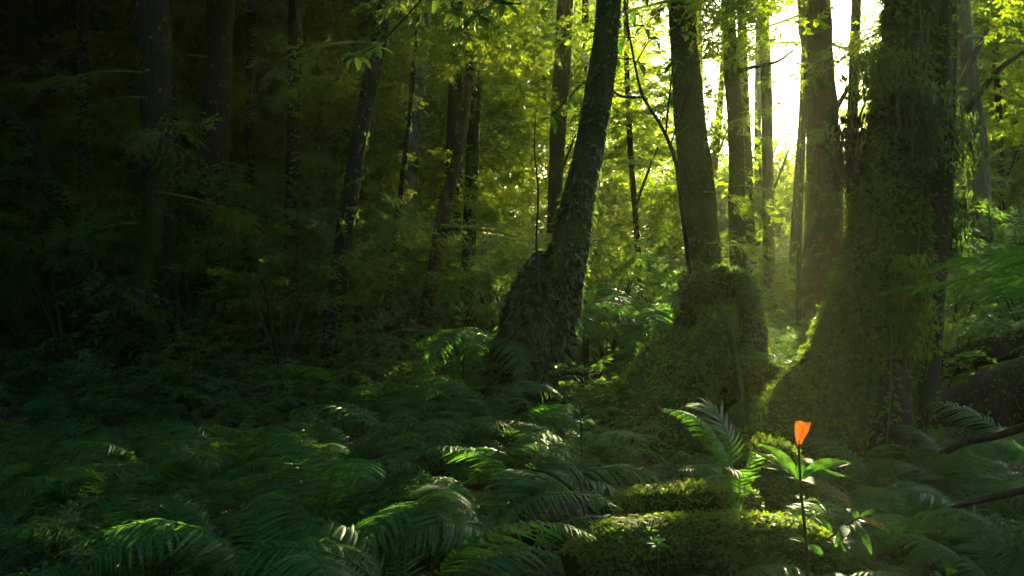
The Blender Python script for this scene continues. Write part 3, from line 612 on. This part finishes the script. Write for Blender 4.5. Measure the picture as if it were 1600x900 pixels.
loose('fallen_log', 'moss-edged fallen log higher in the shade beyond the big frond', 'log', [(1440, 590, 36, 10.5), (1480, 570, 36, 10.3), (1530, 552, 38, 10), (1600, 535, 40, 9.8), (1720, 500, 42, 9.4)], M_BARK_DARK, 2600, .05, 50, 18, .07, .1, 97, lambda p, n: sstep(.1, .6, n[:, 2]))
loose('fallen_log', 'thick dark fallen log sloping past the huge tree foot', 'log', [(1405, 690, 40, 8.9), (1450, 668, 70, 8.7), (1520, 648, 84, 8.4), (1600, 612, 86, 8.1), (1720, 570, 90, 7.8)], M_BARK_DARK, 1200, .04, 60, 24, .10, .12, 98)
loose('fallen_branch', 'thin fallen branch sloping below the thick dark log', 'branch', [(1470, 710, 9, 6.4), (1510, 690, 11, 6.3), (1560, 680, 12, 6.2), (1680, 640, 14, 6.0)], M_TWIG, 0, k=40, n=10, seed=99, part='limb')
loose('fallen_branch', 'dark bare branch reaching in low over the shaded ferns', 'branch', [(1470, 800, 5, 4.7), (1510, 787, 8, 4.65), (1560, 775, 10, 4.6), (1680, 750, 12, 4.5)], M_TWIG, 0, k=40, n=10, seed=100, part='limb')
loose('bent_twig', 'bent bare twig arching over the dark earth hump', 'twig', [(832, 734, 4, 4.6), (855, 738, 5, 4.55), (885, 757, 5, 4.5), (915, 790, 6, 4.5), (945, 812, 7, 4.5)], M_TWIG, 0, k=40, n=8, seed=101, part='stem')
loose('dry_stick', 'short reddish stick standing up beside the bent twig', 'stick', [(914, 800, 6, 4.55), (911, 775, 5, 4.55), (904, 750, 4, 4.55), (892, 732, 3, 4.6)], M_BARK_BROWN, 0, k=30, n=8, seed=102, part='stem')
loose('fallen_stick', 'thin curved stick lying low among the shaded ferns', 'stick', [(1472, 868, 4, 4.1), (1510, 863, 4, 4.1), (1560, 866, 4, 4.1), (1590, 874, 3, 4.1)], M_TWIG, 0, k=30, n=8, seed=103, part='stem')
loose('bare_sapling', 'thin bare sapling beside the curved tree above the ferns', 'sapling', [(842, 460, 3, 9.0), (838, 380, 3, 9.0), (841, 300, 2.6, 9.0), (835, 230, 2, 9.0), (838, 170, 1.5, 9.0)], M_TWIG, 0, k=30, n=6, seed=104, part='stem')

# ------------------------------------------------------------------ broad-leaved plants
def blade(tip, base, width, up, curl=.12, nl=9, wav=.0):
    """one broad leaf from base to tip with a raised fold at its midrib"""
    base, tip = np.asarray(base, float), np.asarray(tip, float); d = tip - base; L = np.linalg.norm(d); d = d / L
    sd = np.cross(d, up); sd = sd / max(np.linalg.norm(sd), 1e-6); n_ = np.cross(sd, d); s = np.linspace(0, 1, nl)
    mid = base + d * L * s[:, None] + n_ * (curl * L * np.sin(np.pi * s))[:, None]
    w = width * np.sin(np.pi * np.clip(s, .0, 1) ** .8) ** .85 * (1 + wav * np.sin(s * 31)); w[0] = width * .04; w[-1] = 0
    l = mid + sd * w[:, None] + n_ * (w * .28)[:, None]; r = mid - sd * w[:, None] + n_ * (w * .28)[:, None]
    v = np.concatenate([l, mid, r]); f = []
    for j in range(nl - 1):
        for o in (0, nl): f += [(o + j, o + nl + j, o + nl + j + 1), (o + j, o + nl + j + 1, o + j + 1)]
    return v, f
def broad_plant(name, label, cat, stem_pts, leaves, y, mat=M_BROAD, group=None, extra=(), stem_mat=None):
    """leaves: (base px, py, tip px, py, width px, dy of the tip[, material])"""
    base = P(*stem_pts[0][:2], stem_pts[0][3] if len(stem_pts[0]) > 3 else y)
    if base[2] < 3: base[2] = min(base[2], float(gh(base[0], base[1])))
    t = thing(name, label, cat, base, 0, group); g = Geo()
    for st_ in (stem_pts, *extra):
        w = np.array([local(P(c[0], c[1], c[3] if len(c) > 3 else y), base) for c in st_])
        if st_ is stem_pts: w = np.vstack([[0, 0, -.03], w]) if w[0, 2] > .05 else w
        stick(g, w, np.interp(np.linspace(0, 1, len(w)), np.linspace(0, 1, len(st_)), [c[2] / 2 / FPX * y for c in st_]), 30, 6)
    obj('stem', g.mesh('stem', stem_mat or M_STEM, True), t)
    for lf in leaves:
        b_, t_ = local(P(lf[0], lf[1], y), base), local(P(lf[2], lf[3], y + lf[5]), base)
        v, f = blade(t_, b_, lf[4] / 2 / FPX * y, np.array([rng.normal(0, .15), -.35, 1.0]), rng.uniform(.05, .14))
        gg = Geo(); gg.add(v, f); o = obj('leaf', gg.mesh('leaf', lf[6] if len(lf) > 6 else mat, True), t)
        if len(lf) > 7: o['label'] = lf[7]
    return t
sy = 3.6
seed_t = broad_plant('seedling', 'broad-leaved seedling topped by one upright orange leaf', 'seedling', [(1262, 885, 5), (1258, 830, 5), (1252, 770, 5), (1248, 700, 4), (1249, 694, 4)],
    [(1248, 748, 1184, 693, 22, .10), (1248, 750, 1172, 706, 17, .02), (1246, 752, 1190, 730, 20, -.14), (1247, 754, 1208, 752, 16, -.2), (1250, 750, 1266, 716, 22, .16), (1252, 750, 1331, 724, 30, .06), (1252, 752, 1322, 745, 22, -.12), (1250, 755, 1276, 758, 18, -.2),
     (1340, 812, 1322, 794, 16, .08), (1342, 810, 1396, 804, 17, .05), (1342, 812, 1393, 836, 17, -.10, M_YELLOW, 'leaf turning yellow'), (1338, 814, 1348, 848, 15, -.16), (1330, 820, 1362, 868, 17, -.2), (1325, 822, 1304, 856, 15, -.2), (1300, 832, 1272, 808, 14, .1), (1290, 846, 1322, 862, 14, -.1), (1262, 850, 1232, 842, 14, .05), (1262, 852, 1290, 872, 14, -.1)], sy,
    extra=([(1262, 868, 4), (1300, 838, 4), (1325, 818, 3), (1345, 808, 2)],))
sbv = np.array(seed_t.location)
v = []; nn_, mm_ = 10, 9                        # the curled upright orange leaf: a cupped blade, cut straight at its top
for i in range(nn_):
    s = i / (nn_ - 1); w = 1.2 + 11.5 * s ** .8 + 1.4 * math.sin(s * 3.1)
    for j in range(mm_):
        a = (j / (mm_ - 1) - .5) * 2; top = (2.5 * a + 1.2 * math.sin(5 * a)) * s ** 3
        v.append(P(1248 + 7 * s + a * w, 697 - 38 * s + top + .5 * math.sin(9 * s + 2 * a), sy + .022 * s * (abs(a) ** 1.5) + .004 * math.sin(11 * s + 4 * a)))
g = Geo(); g.add(local(v, sbv), grid_faces(nn_, mm_, False)); o = obj('leaf', g.mesh('leaf', M_ORANGE, True), seed_t); o['label'] = 'upright curled orange leaf'
g = Geo(); ov = lambda s, a: P(1248 + 7 * s + a * (1.2 + 11.5 * s ** .8), 697 - 38 * s, sy - .003 + .022 * s * abs(a) ** 1.5)
stick(g, [local(ov(s, 0), sbv) for s in (0, .3, .6, .95)], [.0022, .0018, .0012, .0006], 10, 5)
for s_ in (.2, .36, .52, .68):
    for a_ in (-.8, .8): stick(g, [local(ov(s_, 0), sbv), local(ov(s_ + .1, a_ * .5), sbv), local(ov(s_ + .24, a_), sbv)], [.0011, .0008, .0004], 7, 4)
obj('vein', g.mesh('vein', M_DEAD), o)

broad_plant('low_plant', 'yellow-green leaf poking up below the shaded ferns', 'plant', [(1480, 925, 4), (1478, 900, 4), (1476, 890, 3)], [(1478, 898, 1462, 868, 22, .05), (1480, 900, 1502, 895, 20, -.1), (1478, 905, 1452, 905, 18, -.08)], 3.0)
broad_plant('low_plant', 'small whorl of leaves growing from the large mossy log', 'plant', [(1028, 872, 4), (1027, 858, 3), (1026, 848, 3)], [(1026, 850, 1004, 848, 9, -.03), (1026, 850, 1016, 838, 8, .05), (1026, 850, 1040, 842, 9, .03), (1026, 851, 1046, 858, 9, -.05), (1026, 852, 1016, 866, 9, -.08), (1026, 850, 1030, 835, 8, .06)], 3.55)
broad_plant('low_plant', 'small bright plant standing before the hollow stump', 'plant', [(1066, 760, 4), (1065, 740, 4), (1064, 722, 3), (1062, 712, 2)], [(1064, 722, 1052, 706, 8, .02), (1064, 720, 1076, 712, 8, .02), (1065, 738, 1044, 728, 10, 0), (1065, 740, 1086, 734, 10, 0), (1064, 730, 1056, 738, 8, -.1)], 5.6)
broad_plant('low_plant', 'upright bright-leaved plant lit at the wood edge above the ferns', 'plant', [(724, 530, 3), (723, 510, 3), (722, 490, 2), (722, 480, 2)], [(722, 490, 710, 478, 8, 0), (722, 490, 735, 480, 8, 0), (723, 500, 706, 496, 9, 0), (723, 500, 738, 498, 9, -.1), (723, 508, 712, 508, 8, -.2), (722, 484, 722, 470, 7, .1)], 9.5, M_SHRUB)
broad_plant('low_plant', 'fan-leaved small plant beside the low dark stump', 'plant', [(908, 690, 4), (908, 668, 3), (907, 655, 3)], [(907, 658, 882, 648, 9, 0), (907, 656, 892, 640, 8, .1), (907, 655, 910, 640, 8, .1), (907, 656, 926, 642, 9, .1), (908, 658, 932, 652, 8, 0), (908, 664, 888, 662, 8, -.1), (908, 664, 926, 664, 8, -.1)], 6.6)
def leaf_cluster(px, py, n, L, dy=.0, down=.4, wid=.42):
    r = []
    for i in range(n):
        a = i / n * 6.283 + rng.normal(0, .25); l = L * rng.uniform(.7, 1.2)
        r.append((px, py, px + l * math.cos(a), py + l * (.55 * math.sin(a) + down), l * wid, dy + .18 * math.sin(a)))
    return r
lv = []
for c in ((942, 72, 6, 26), (965, 92, 5, 24), (1004, 42, 6, 26), (998, 100, 6, 26), (1020, 62, 5, 24), (1052, 96, 5, 22), (938, 150, 4, 22), (885, 158, 7, 30), (862, 182, 6, 28), (906, 176, 5, 24), (912, 130, 5, 22), (975, 60, 5, 24), (985, 20, 6, 26), (1050, 150, 4, 18)): lv += leaf_cluster(*c)
broad_plant('sapling', 'thin sapling with large drooping leaves beside the curved tree', 'sapling', [(1086, 600, 9), (1082, 480, 9), (1075, 400, 8), (1066, 330, 8), (1055, 250, 7), (1032, 195, 6), (1004, 150, 5), (990, 90, 4), (978, 20, 3), (972, -30, 2)], lv, 11.3, stem_mat=M_TWIG,
    extra=([(1004, 152, 4), (970, 150, 4), (940, 130, 3), (912, 130, 2), (886, 156, 2), (862, 180, 2)], [(1040, 212, 3), (1046, 150, 3), (1052, 96, 2)], [(1046, 232, 3), (1060, 190, 3), (1080, 130, 2)], [(1072, 370, 3), (1078, 300, 3), (1070, 260, 2)], [(990, 92, 2), (965, 90, 2), (942, 72, 2)], [(993, 100, 2), (1010, 70, 2), (1020, 60, 2)]))
lv = []
for c in ((712, 20, 8, 34), (748, 24, 8, 34), (785, 4, 8, 30), (690, 0, 7, 30), (560, 88, 8, 30), (588, 74, 7, 26)): lv += leaf_cluster(*c, down=.25)
broad_plant('overhanging_branch', 'dark overhanging branch of fingered leaves at the top edge', 'branch', [(640, -120, 8), (690, -40, 7), (740, -10, 6), (790, 4, 4), (815, 6, 3)], lv, 5.4, M_IVY, stem_mat=M_TWIG, extra=([(690, -40, 4), (640, 20, 3), (590, 70, 2), (560, 86, 2)],))

# ------------------------------------------------------------------ ferns
def frond_geo(path, rad=.006, lp=.26, pairs=26, K=10, start=.16, sweep=.35, droop=.25, q=rng, peak=.38, width=.13, stalk=True, tw=.25, roll=0.0):
    """a frond along path: rachis and two ranks of toothed pinnae, each tooth its own blade"""
    g = Geo(); n = 60; p = resample(path, n); t = norm(np.gradient(p, axis=0)); up = np.array([0, 0, 1.0])
    sd = norm(np.cross(t, up) + 1e-6); nm = norm(np.cross(sd, t)); sd, nm = sd * math.cos(roll) + nm * math.sin(roll), nm * math.cos(roll) - sd * math.sin(roll); L = np.linalg.norm(np.diff(p, axis=0), axis=1).sum()
    if stalk: stick(g, p[::3], np.linspace(rad, rad * .25, len(p[::3])), 24, 5)
    s = np.linspace(start, .985, pairs); s = np.concatenate([s, s + .3 / pairs]); s = np.clip(s, 0, 1); sg = np.r_[-np.ones(pairs), np.ones(pairs)]
    a = (s - start) / (1 - start); prof = np.where(a < peak, .45 + .55 * np.sin(a / peak * np.pi / 2), np.cos((a - peak) / (1 - peak) * np.pi / 2) ** .85 + .03)
    l = lp * L * prof * q.uniform(.88, 1.1, len(s))
    j = s * (n - 1); j0 = np.minimum(j.astype(int), n - 2); fr = (j - j0)[:, None]
    at = lambda A: A[j0] * (1 - fr) + A[j0 + 1] * fr
    b, tt, ss, nn = at(p), norm(at(t)), norm(at(sd)), norm(at(nm)); sw = sweep + .5 * a ** 3 + q.normal(0, .06, len(s))
    d = norm(ss * sg[:, None] * np.cos(sw)[:, None] + tt * np.sin(sw)[:, None] + nn * q.normal(.05, .08, len(s))[:, None])
    pn = norm(nn + d * 0 + tt * q.normal(0, tw, len(s))[:, None]); ps = norm(np.cross(pn, d))           # pinna side direction
    u = np.linspace(0, 1, K + 1)
    def mid(u_): return b[:, None] + d[:, None] * (l[:, None] * u_)[..., None] - nn[:, None] * (droop * l[:, None] * u_ ** 2)[..., None] + tt[:, None] * (.12 * l[:, None] * u_ ** 2)[..., None]
    M = mid(u[None, :] * np.ones((len(s), 1)))
    wp = width * (1 - u[:-1]) ** .6 * (.75 + .25 * np.sin(np.pi * u[:-1]))
    for sgn in (-1, 1):
        A, B = M[:, :-1], M[:, 1:]; off = ps[:, None] * (sgn * wp[None, :, None] * l[:, None, None]); fw = d[:, None] * (l / K)[:, None, None]
        dn = pn[:, None] * (l[:, None, None] * wp[None, :, None]) * .22
        C = B + off * .62 + fw * .35 - dn; D = A * .65 + B * .35 + off + fw * .15 - dn * 1.3
        V = np.stack([A, B, C, D], 2).reshape(-1, 4, 3); m = len(V); i = np.arange(m)[:, None] * 4
        g.add(V.reshape(-1, 3), np.concatenate([i + [0, 1, 2], i + [0, 2, 3]]))
    return g
def arc(a0, a1, L=1.0, side=0.0, n=12):
    a = np.linspace(a0, a1, n); st_ = np.stack([np.cos(a), side * np.linspace(0, 1, n), np.sin(a)], -1) * L / (n - 1); return np.vstack([[0, 0, 0], np.cumsum(st_, 0)])
def fset(mat, hi):
    r = []
    for i, (a0, a1, lp) in enumerate([(1.2, -.75, .175), (1.0, -.9, .19), (1.35, -.6, .165), (.8, -1.0, .185), (1.05, -.5, .18), (.6, -.8, .20)]):
        q = np.random.default_rng(700 + i); r.append(frond_geo(arc(a0, a1, 1, q.normal(0, .25)), .006, lp, 36 if hi else 26, 11 if hi else 6, q=q, droop=.45, tw=.35, width=.082 if hi else .09).mesh('frond', mat))
    return r
FR_HI, FR_LO, FR_Y = fset(M_FERN, True), fset(M_FERN, False), fset(M_FERN_Y, True)
FR_D = fset(M_DEAD, True)
FERN_BASE, PLAIN = [], []
def fern(label, px, y, size, n=8, group=None, hi=True, tpl=None, dz=0.0, az=None, x=None, name='fern'):
    x = (px - 800) / FPX * y if x is None else x; z = float(gh(x, y)) + dz
    t = thing(name, label, 'fern', (x, y, z - .02), rng.uniform(0, 6.28), group); FERN_BASE.append((x, y))
    S = tpl or (FR_HI if hi else FR_LO)
    for i in range(n):
        a = (i + rng.uniform(-.3, .3)) / n * 6.283 if az is None else az[i] - t.rotation_euler.z
        dead = rng.random() < .05
        fo = obj('frond', (FR_D if dead else S)[rng.integers(0, len(S))], t, (.03 * math.cos(a), .03 * math.sin(a), 0), (rng.normal(0, .18), rng.normal(.55 if dead else 0, .14), a), size * rng.uniform(.6, 1.15))
        if dead: fo['label'] = 'withered brown frond'
    return t
G1 = 'wet green ferns covering the low ground'
for lab, px, y, s, n in [
 ('tall arching fern between the curved tree foot and the bent twig', 830, 5.6, 1.05, 10),
 ('glossy fern arching highest in the middle of the fern bed', 700, 5.7, 1.0, 10),
 ('broad fern with ribbed bright fronds before the earth hump', 740, 4.6, .95, 10),
 ('fern spreading just beside the bent bare twig', 800, 4.3, .75, 8),
 ('large dim fern sweeping low in the middle of the fern bed', 640, 3.7, .95, 10),
 ('dim fern half in shade next to the glossy arching fern', 620, 5.2, .9, 9),
 ('fern leaning out over the dark earth hump bottom', 850, 3.3, .62, 8),
 ('dark fern filling the shaded bottom beside the earth hump', 770, 3.1, .7, 9),
 ('wide shaded fern low down under the crooked pale trunk', 420, 3.9, 1.0, 10),
 ('dim fern spread before the leaning dark trunk', 500, 4.9, .95, 9),
 ('yellow-tinged dim fern below the stout shadowy trunk', 350, 4.6, .95, 9),
 ('fern rising beside the low dark stump', 905, 6.6, .9, 9),
 ('lacy fern in the hollow between curved tree and stump', 955, 7.2, .6, 9),
 ('fern tucked beneath the root flank of the hollow stump', 985, 6.2, .5, 8),
 ('low fern behind the sunlit smaller log', 1085, 5.7, .5, 8),
 ('low bright fern among the seedlings before the root flank', 930, 5.3, .6, 8),
 ('sharp-edged fern glinting beside the seedling', 1400, 4.7, .85, 9),
 ('shaded fern under the seedling leaves', 1222, 4.5, .5, 8),
 ('wide shaded fern under the yellowing leaf', 1300, 4.0, .75, 9),
 ('glinting fern under the dark bare branch', 1500, 4.4, .8, 9),
 ('fern in the gloom below the thin fallen branch', 1560, 5.2, .9, 9),
 ('lush fern at the foot of the thick dark log', 1480, 6.4, .9, 9),
 ('tiny fern tucked against the seedling stem', 1236, 3.75, .34, 8),
 ('little fern between the seedling stem and the yellowing leaf', 1305, 3.65, .42, 8),
 ('small drooping fern below the yellowing leaf', 1372, 3.7, .48, 8),
 ('small fern at the end of the large moss-topped log', 1200, 3.55, .36, 8),
 ('dark fern beneath the low yellow-green leaf', 1420, 3.2, .6, 8),
 ('dark fern in the lowest corner beyond the curved stick', 1600, 3.7, .75, 9),
]: fern(lab, px, y, s * 1.1, n, G1)
for px, y, sz in ((600, 8.6, 1.1), (640, 9.6, 1.2), (690, 8.8, 1.15), (735, 8.2, 1.1), (760, 8.8, 1.1), (665, 7.6, 1.05), (720, 10.4, 1.25), (560, 9.4, 1.2), (610, 7.2, 1.0), (700, 7.0, 1.0), (780, 7.4, .95)):
    PLAIN.append((fern('x', px, y, sz, 10, 'ferns rising between the dim trunks and the curved tree', dz=.12), 'green fern'))
fern('small yellowing fern against the huge tree foot', 1422, 7.0, .55, 7, G1, tpl=FR_Y)
fern('yellow-green upright fern between seedling and huge tree', 1345, 5.6, .62, 8, G1, tpl=FR_Y)
fern('yellowing fern drying under the glossy arching fern', 815, 4.9, .6, 7, G1, tpl=FR_Y)
# fern whose one long frond arches before the hollow stump
ft = thing('fern', 'fern sending one long sunlit frond over before the hollow stump', 'fern', P(1150, 868, 4.6), 0, G1); fb = np.array(ft.location)
def own_frond(parent, pb, pts, mat=M_FERN, **k):
    p = np.array([local(P(*c), pb) for c in pts]); return obj('frond', frond_geo(p, **{**dict(width=.085), **k}).mesh('frond', mat), parent)
own_frond(ft, fb, [(1150, 868, 4.6), (1146, 800, 4.6), (1138, 722, 4.6), (1120, 685, 4.58), (1098, 658, 4.55), (1070, 643, 4.5), (1030, 638, 4.45)], lp=.085, pairs=44, K=8, start=.34, droop=.75, peak=.3, width=.14)
own_frond(ft, fb, [(1150, 868, 4.6), (1144, 720, 4.7), (1128, 660, 4.75), (1105, 634, 4.8), (1072, 632, 4.85)], lp=.20, pairs=18, K=10, start=.5)
own_frond(ft, fb, [(1150, 868, 4.6), (1155, 750, 4.5), (1140, 732, 4.45), (1110, 728, 4.4), (1060, 735, 4.3)], lp=.14, pairs=26, K=8, start=.4)
own_frond(ft, fb, [(1150, 868, 4.6), (1170, 730, 4.6), (1195, 712, 4.6), (1215, 722, 4.5)], lp=.18, pairs=18, K=8, start=.45)
# the tree ferns
def tree_fern(label, px, py, y, size, n, trunk_r, lean=0, az0=0., spread=6.283, extra=()):
    c = P(px, py, y); z0 = float(gh(c[0] + lean, y)); b = np.array([c[0] + lean, y, z0])
    t = thing('tree_fern', label, 'tree fern', b); cr = local(c, b)
    V = tube([(0, 0, -.1), (-lean * .3, 0, cr[2] * .4), (cr[0], 0, cr[2])], [trunk_r * 1.3, trunk_r, trunk_r * .8], 30, 12, .12, 9, .05, None, 3)
    obj('trunk', add_tube(Geo(), V).mesh('trunk', M_BARK_DARK, True), t)
    for i in range(n):
        a = az0 + (i + rng.uniform(-.25, .25)) / n * spread
        obj('frond', FR_HI[rng.integers(0, 6)], t, cr, (rng.normal(0, .15), rng.normal(.25, .12), a), size * rng.uniform(.85, 1.15))
    for e in extra: own_frond(t, b, e[0], **e[1])
    return t
tree_fern('backlit umbrella tree fern beyond the curved tree', 1012, 500, 11.5, 1.35, 12, .05)
tree_fern('backlit tree fern half hidden behind the curved tree', 915, 505, 11.0, 1.2, 11, .05)
tree_fern('sunlit small tree fern behind the hollow stump shoulder', 1225, 590, 9.6, .9, 10, .05)
tree_fern('tree fern spreading above the lit ferns under the twisted trunk', 770, 545, 9.5, 1.2, 11, .05)
big = dict(roll=-.42, lp=.105, pairs=40, K=7, start=.12, width=.17, peak=.3, droop=.25, rad=.007, sweep=.6, mat=M_FERN_WET)
tree_fern('big tree fern reaching glossy fronds in beside the huge tree', 1800, 600, 5.0, 1.2, 4, .08, az0=-1.2, spread=2.4, extra=[(c, big) for c in (
    [(1800, 600, 5.0), (1730, 440, 5.0), (1650, 405, 5.05), (1530, 404, 5.1), (1395, 434, 5.2)], [(1800, 600, 5.0), (1700, 455, 5.5), (1600, 432, 5.6), (1480, 440, 5.7), (1348, 464, 5.8)],
    [(1800, 600, 5.0), (1720, 470, 4.7), (1620, 452, 4.6), (1530, 460, 4.6), (1435, 486, 4.6)], [(1800, 600, 5.0), (1740, 490, 4.4), (1670, 478, 4.3), (1590, 490, 4.3), (1500, 526, 4.3)],
    [(1800, 600, 5.0), (1760, 525, 4.2), (1710, 512, 4.1), (1640, 522, 4.1), (1560, 560, 4.1)])])
# the remaining ferns of the bed
zone = lambda px, y: (('dim fern in the fern bed nearest the gloom', 'dim ferns far from the glow') if px < 480 else ('green fern among the ferns between gloom and curved tree', 'ferns between gloom and curved tree') if px < 830
    else ('shaded fern among debris under the stumps', 'ferns under the stumps') if px < 1250 else ('shaded fern in the gloom by the fallen logs', 'ferns by the fallen logs'))
tries = 0; nf = 0
while nf < 120 and tries < 4000:
    tries += 1; y = rng.uniform(3.0, 13) if rng.random() < .75 else rng.uniform(2.6, 5); px = rng.uniform(-80, 1680); x = (px - 800) / FPX * y
    if any((x - a) ** 2 + (y - b_) ** 2 < (.52 if y < 7 else .8) ** 2 for a, b_ in FERN_BASE): continue
    if 830 < px < 1340 and (y < 5.6 or (y < 9 and rng.random() < .8)): continue
    if (760 < px < 920 and 8.6 < y < 10) or (1140 < px < 1300 and y < 15): continue
    lab, gr = zone(px, y); PLAIN.append((fern(lab, px, y, rng.uniform(.5, 1.0) * (1 if y > 3.8 else .7), int(rng.integers(7, 10)), gr, hi=y < 7.5), lab.split(' fern')[0] + ' fern')); nf += 1

# ------------------------------------------------------------------ shrubs and undergrowth
SHRUB = []
for i in range(3):
    q = np.random.default_rng(800 + i); g = Geo()
    for j in range(20):
        a = q.uniform(0, 6.28); h = q.uniform(.15, 1.5); r_ = q.uniform(.05, .5)
        g.put(SPRAYS[j % len(SPRAYS)], np.array([[r_ * math.cos(a), r_ * math.sin(a), h]]), eul(q.normal(0, .3), q.normal(0, .3), a + q.normal(0, .4))[None], q.uniform(.4, .8))
    SHRUB.append((g.mesh('shrub_foliage', M_SHRUB), None))
    g = Geo()
    for j in range(4):
        a = q.uniform(0, 6.28); stick(g, [(0, 0, -.05), (.12 * math.cos(a), .12 * math.sin(a), .5), (.35 * math.cos(a), .35 * math.sin(a), 1.05)], [.018, .012, .005], 8, 5)
    SHRUB[-1] = (SHRUB[-1][0], g.mesh('shrub_stems', M_TWIG))
SH = [(100, 11), (180, 13), (300, 12), (380, 13.5), (440, 10.5), (560, 12.5), (600, 13.5), (660, 14.5), (705, 13), (770, 13.5), (480, 14), (240, 15), (30, 12), (350, 16), (590, 15), (790, 14), (950, 13), (1000, 14.5), (1050, 13), (1190, 13.5), (1230, 12.5), (1300, 13.5), (1180, 16), (1480, 11.5), (1530, 11), (1590, 11.5), (1470, 9.6), (1560, 12.5), (1620, 10.5), (1020, 17), (930, 16), (880, 14)]
for i, (px, y) in enumerate(SH):
    x = (px - 800) / FPX * y; s = rng.uniform(.9, 1.7)
    lab, gr = (('dim leafy shrub among the dark trunks', 'dim shrubs among the dark trunks') if px < 640 else ('leafy shrub catching light near the curved tree', 'shrubs near the curved tree') if px < 1010 else ('sunlit leafy shrub behind the hollow stump', 'shrubs behind the hollow stump') if px < 1350 else ('leafy shrub beyond the fallen logs', 'shrubs beyond the fallen logs'))
    s = s * (.5 if 1170 < px < 1320 else 1)
    t = thing('shrub', lab, 'shrub', (x, y, float(gh(x, y))), rng.uniform(0, 6.28), gr); PLAIN.append((t, lab.split(' shrub')[0] + ' shrub'))
    obj('foliage', SHRUB[i % 3][0], t, scl=s); obj('stem', SHRUB[i % 3][1], t, scl=s)

# plain ferns and shrubs are told apart by the landmark they stand nearest to
MARKS = [('crooked pale-barked trunk', 197, 11), ('stout shadowy trunk', 324, 15.5), ('steadily leaning dark trunk', 516, 11.5), ('thinnest dim trunk', 128, 14), ('reddish-footed twisted trunk', 664, 12.5), ('curved tree', 855, 9.4), ('dark earth hump', 900, 5.1),
         ('bent bare twig', 880, 4.5), ('hollow stump', 1100, 9.5), ('large moss-topped log', 1090, 4.0), ('orange-leaf seedling', 1250, 3.6), ('huge mossy tree', 1320, 7.8), ('thick dark log', 1500, 8.5), ('bare low branch', 1540, 4.6), ('low dark stump', 918, 10.6), ('aslant dead log', 90, 12.5),
         ('pale leaning trunk', 1538, 14), ('straight mossy trunk', 1108, 14.5), ('lone lit trunk in the glow', 1206, 21), ('streaked pale trunk', 640, 15), ('lone yellow-green leaf', 1480, 3.0)]
ORD = 'nearest,second closest,third closest,fourth closest,fifth closest,sixth closest,seventh closest,eighth closest,ninth closest,tenth closest,eleventh closest,twelfth closest,thirteenth closest,fourteenth closest,fifteenth closest,sixteenth closest,seventeenth closest,eighteenth closest,nineteenth closest,twentieth closest'.split(',')
by = {}
for o, what in PLAIN:
    d = [(math.hypot(o.location.x - (m[1] - 800) / FPX * m[2], o.location.y - m[2]), m) for m in MARKS]; d, m = min(d, key=lambda e: e[0]); dy = o.location.y - m[2]
    rel = 'in front of' if dy < -.45 else 'behind' if dy > .45 else 'level with'; by.setdefault((o.name.split('.')[0], rel, m[0]), []).append((d, o, what))
for (_, rel, mk), L_ in by.items():
    for i, (d, o, what) in enumerate(sorted(L_, key=lambda e: e[0])): o['label'] = '%s %s the %s%s' % (what, rel, mk, ', ' + ORD[min(i, 19)] + ' to it' if len(L_) > 1 else '')

n = 4200
y = 4 + 20 * rng.random(n) ** 1.2; x = rng.uniform(-1, 1, n) * (y * .72 + .8)
u = x - SX * y; h = np.where(y < 9, .12, np.where(y < 11.5, .5, np.where(u < -5.5, 3.2, np.where((x > 4.3) & (u > 2), 2.4, np.where(np.abs(u) < 2.2, .45, .9)))))
z = gh(x, y) + h * rng.random(n) ** 1.3 + .03
keep = ~((y < 7) & (np.abs(x - 1.2) < 1.3) & (rng.random(n) < .5))
p = np.stack([x, y, z], -1)[keep]; k = len(p)
UG = [as_mesh(s, 'undergrowth_branchlet', M_SHRUB) for s in SPRAYS]
stuff_instances('undergrowth', 'small leafy growth covering the forest floor', UG, p, rand_turn(k, .3), np.where(p[:, 1] < 9, rng.uniform(.22, .5, k), rng.uniform(.5, 1.1, k)), rng.integers(0, 7, k))
# fallen leaves
n = 5000; y = rng.uniform(2.5, 10, n); x = rng.uniform(-1, 1, n) * y * .72; q_ = np.stack([x, y, gh(x, y) + .03], -1); g = Geo()
g.put(LEAF6, q_, eul(rng.normal(0, .5, n), rng.normal(0, .4, n), rng.uniform(0, 6.28, n)), rng.uniform(.04, .10, n))
obj('leaf_litter', g.mesh('leaf_litter', M_DEAD), kind='stuff')['label'] = 'brown fallen leaves littering the forest floor'

# ------------------------------------------------------------------ haze
def haze():
    m = bpy.data.materials.new('haze_air'); m.use_nodes = True; t = m.node_tree; t.nodes.clear()
    o = t.nodes.new('ShaderNodeOutputMaterial'); v = t.nodes.new('ShaderNodeVolumePrincipled')
    v.inputs['Color'].default_value = (.86, 1, .55, 1); v.inputs['Density'].default_value = .0006; v.inputs['Anisotropy'].default_value = .72
    v.inputs['Density Attribute'].default_value = ''; m.cycles.homogeneous_volume = True
    t.links.new(v.outputs[0], o.inputs['Volume'])
    x0, x1, y0, y1, z0, z1 = -340, 340, -140, 440, -2.2, 26
    V = [(x, y, z) for x in (x0, x1) for y in (y0, y1) for z in (z0, z1)]
    q = [(0, 1, 3, 2), (4, 6, 7, 5), (0, 4, 5, 1), (2, 3, 7, 6), (0, 2, 6, 4), (1, 5, 7, 3)]
    g = Geo(); g.add(V, [t for a, b, c, d in q for t in ((a, b, c), (a, c, d))])
    obj('haze', g.mesh('haze', m), kind='stuff')['label'] = 'pale sunlit mist hanging between the trees'
haze()
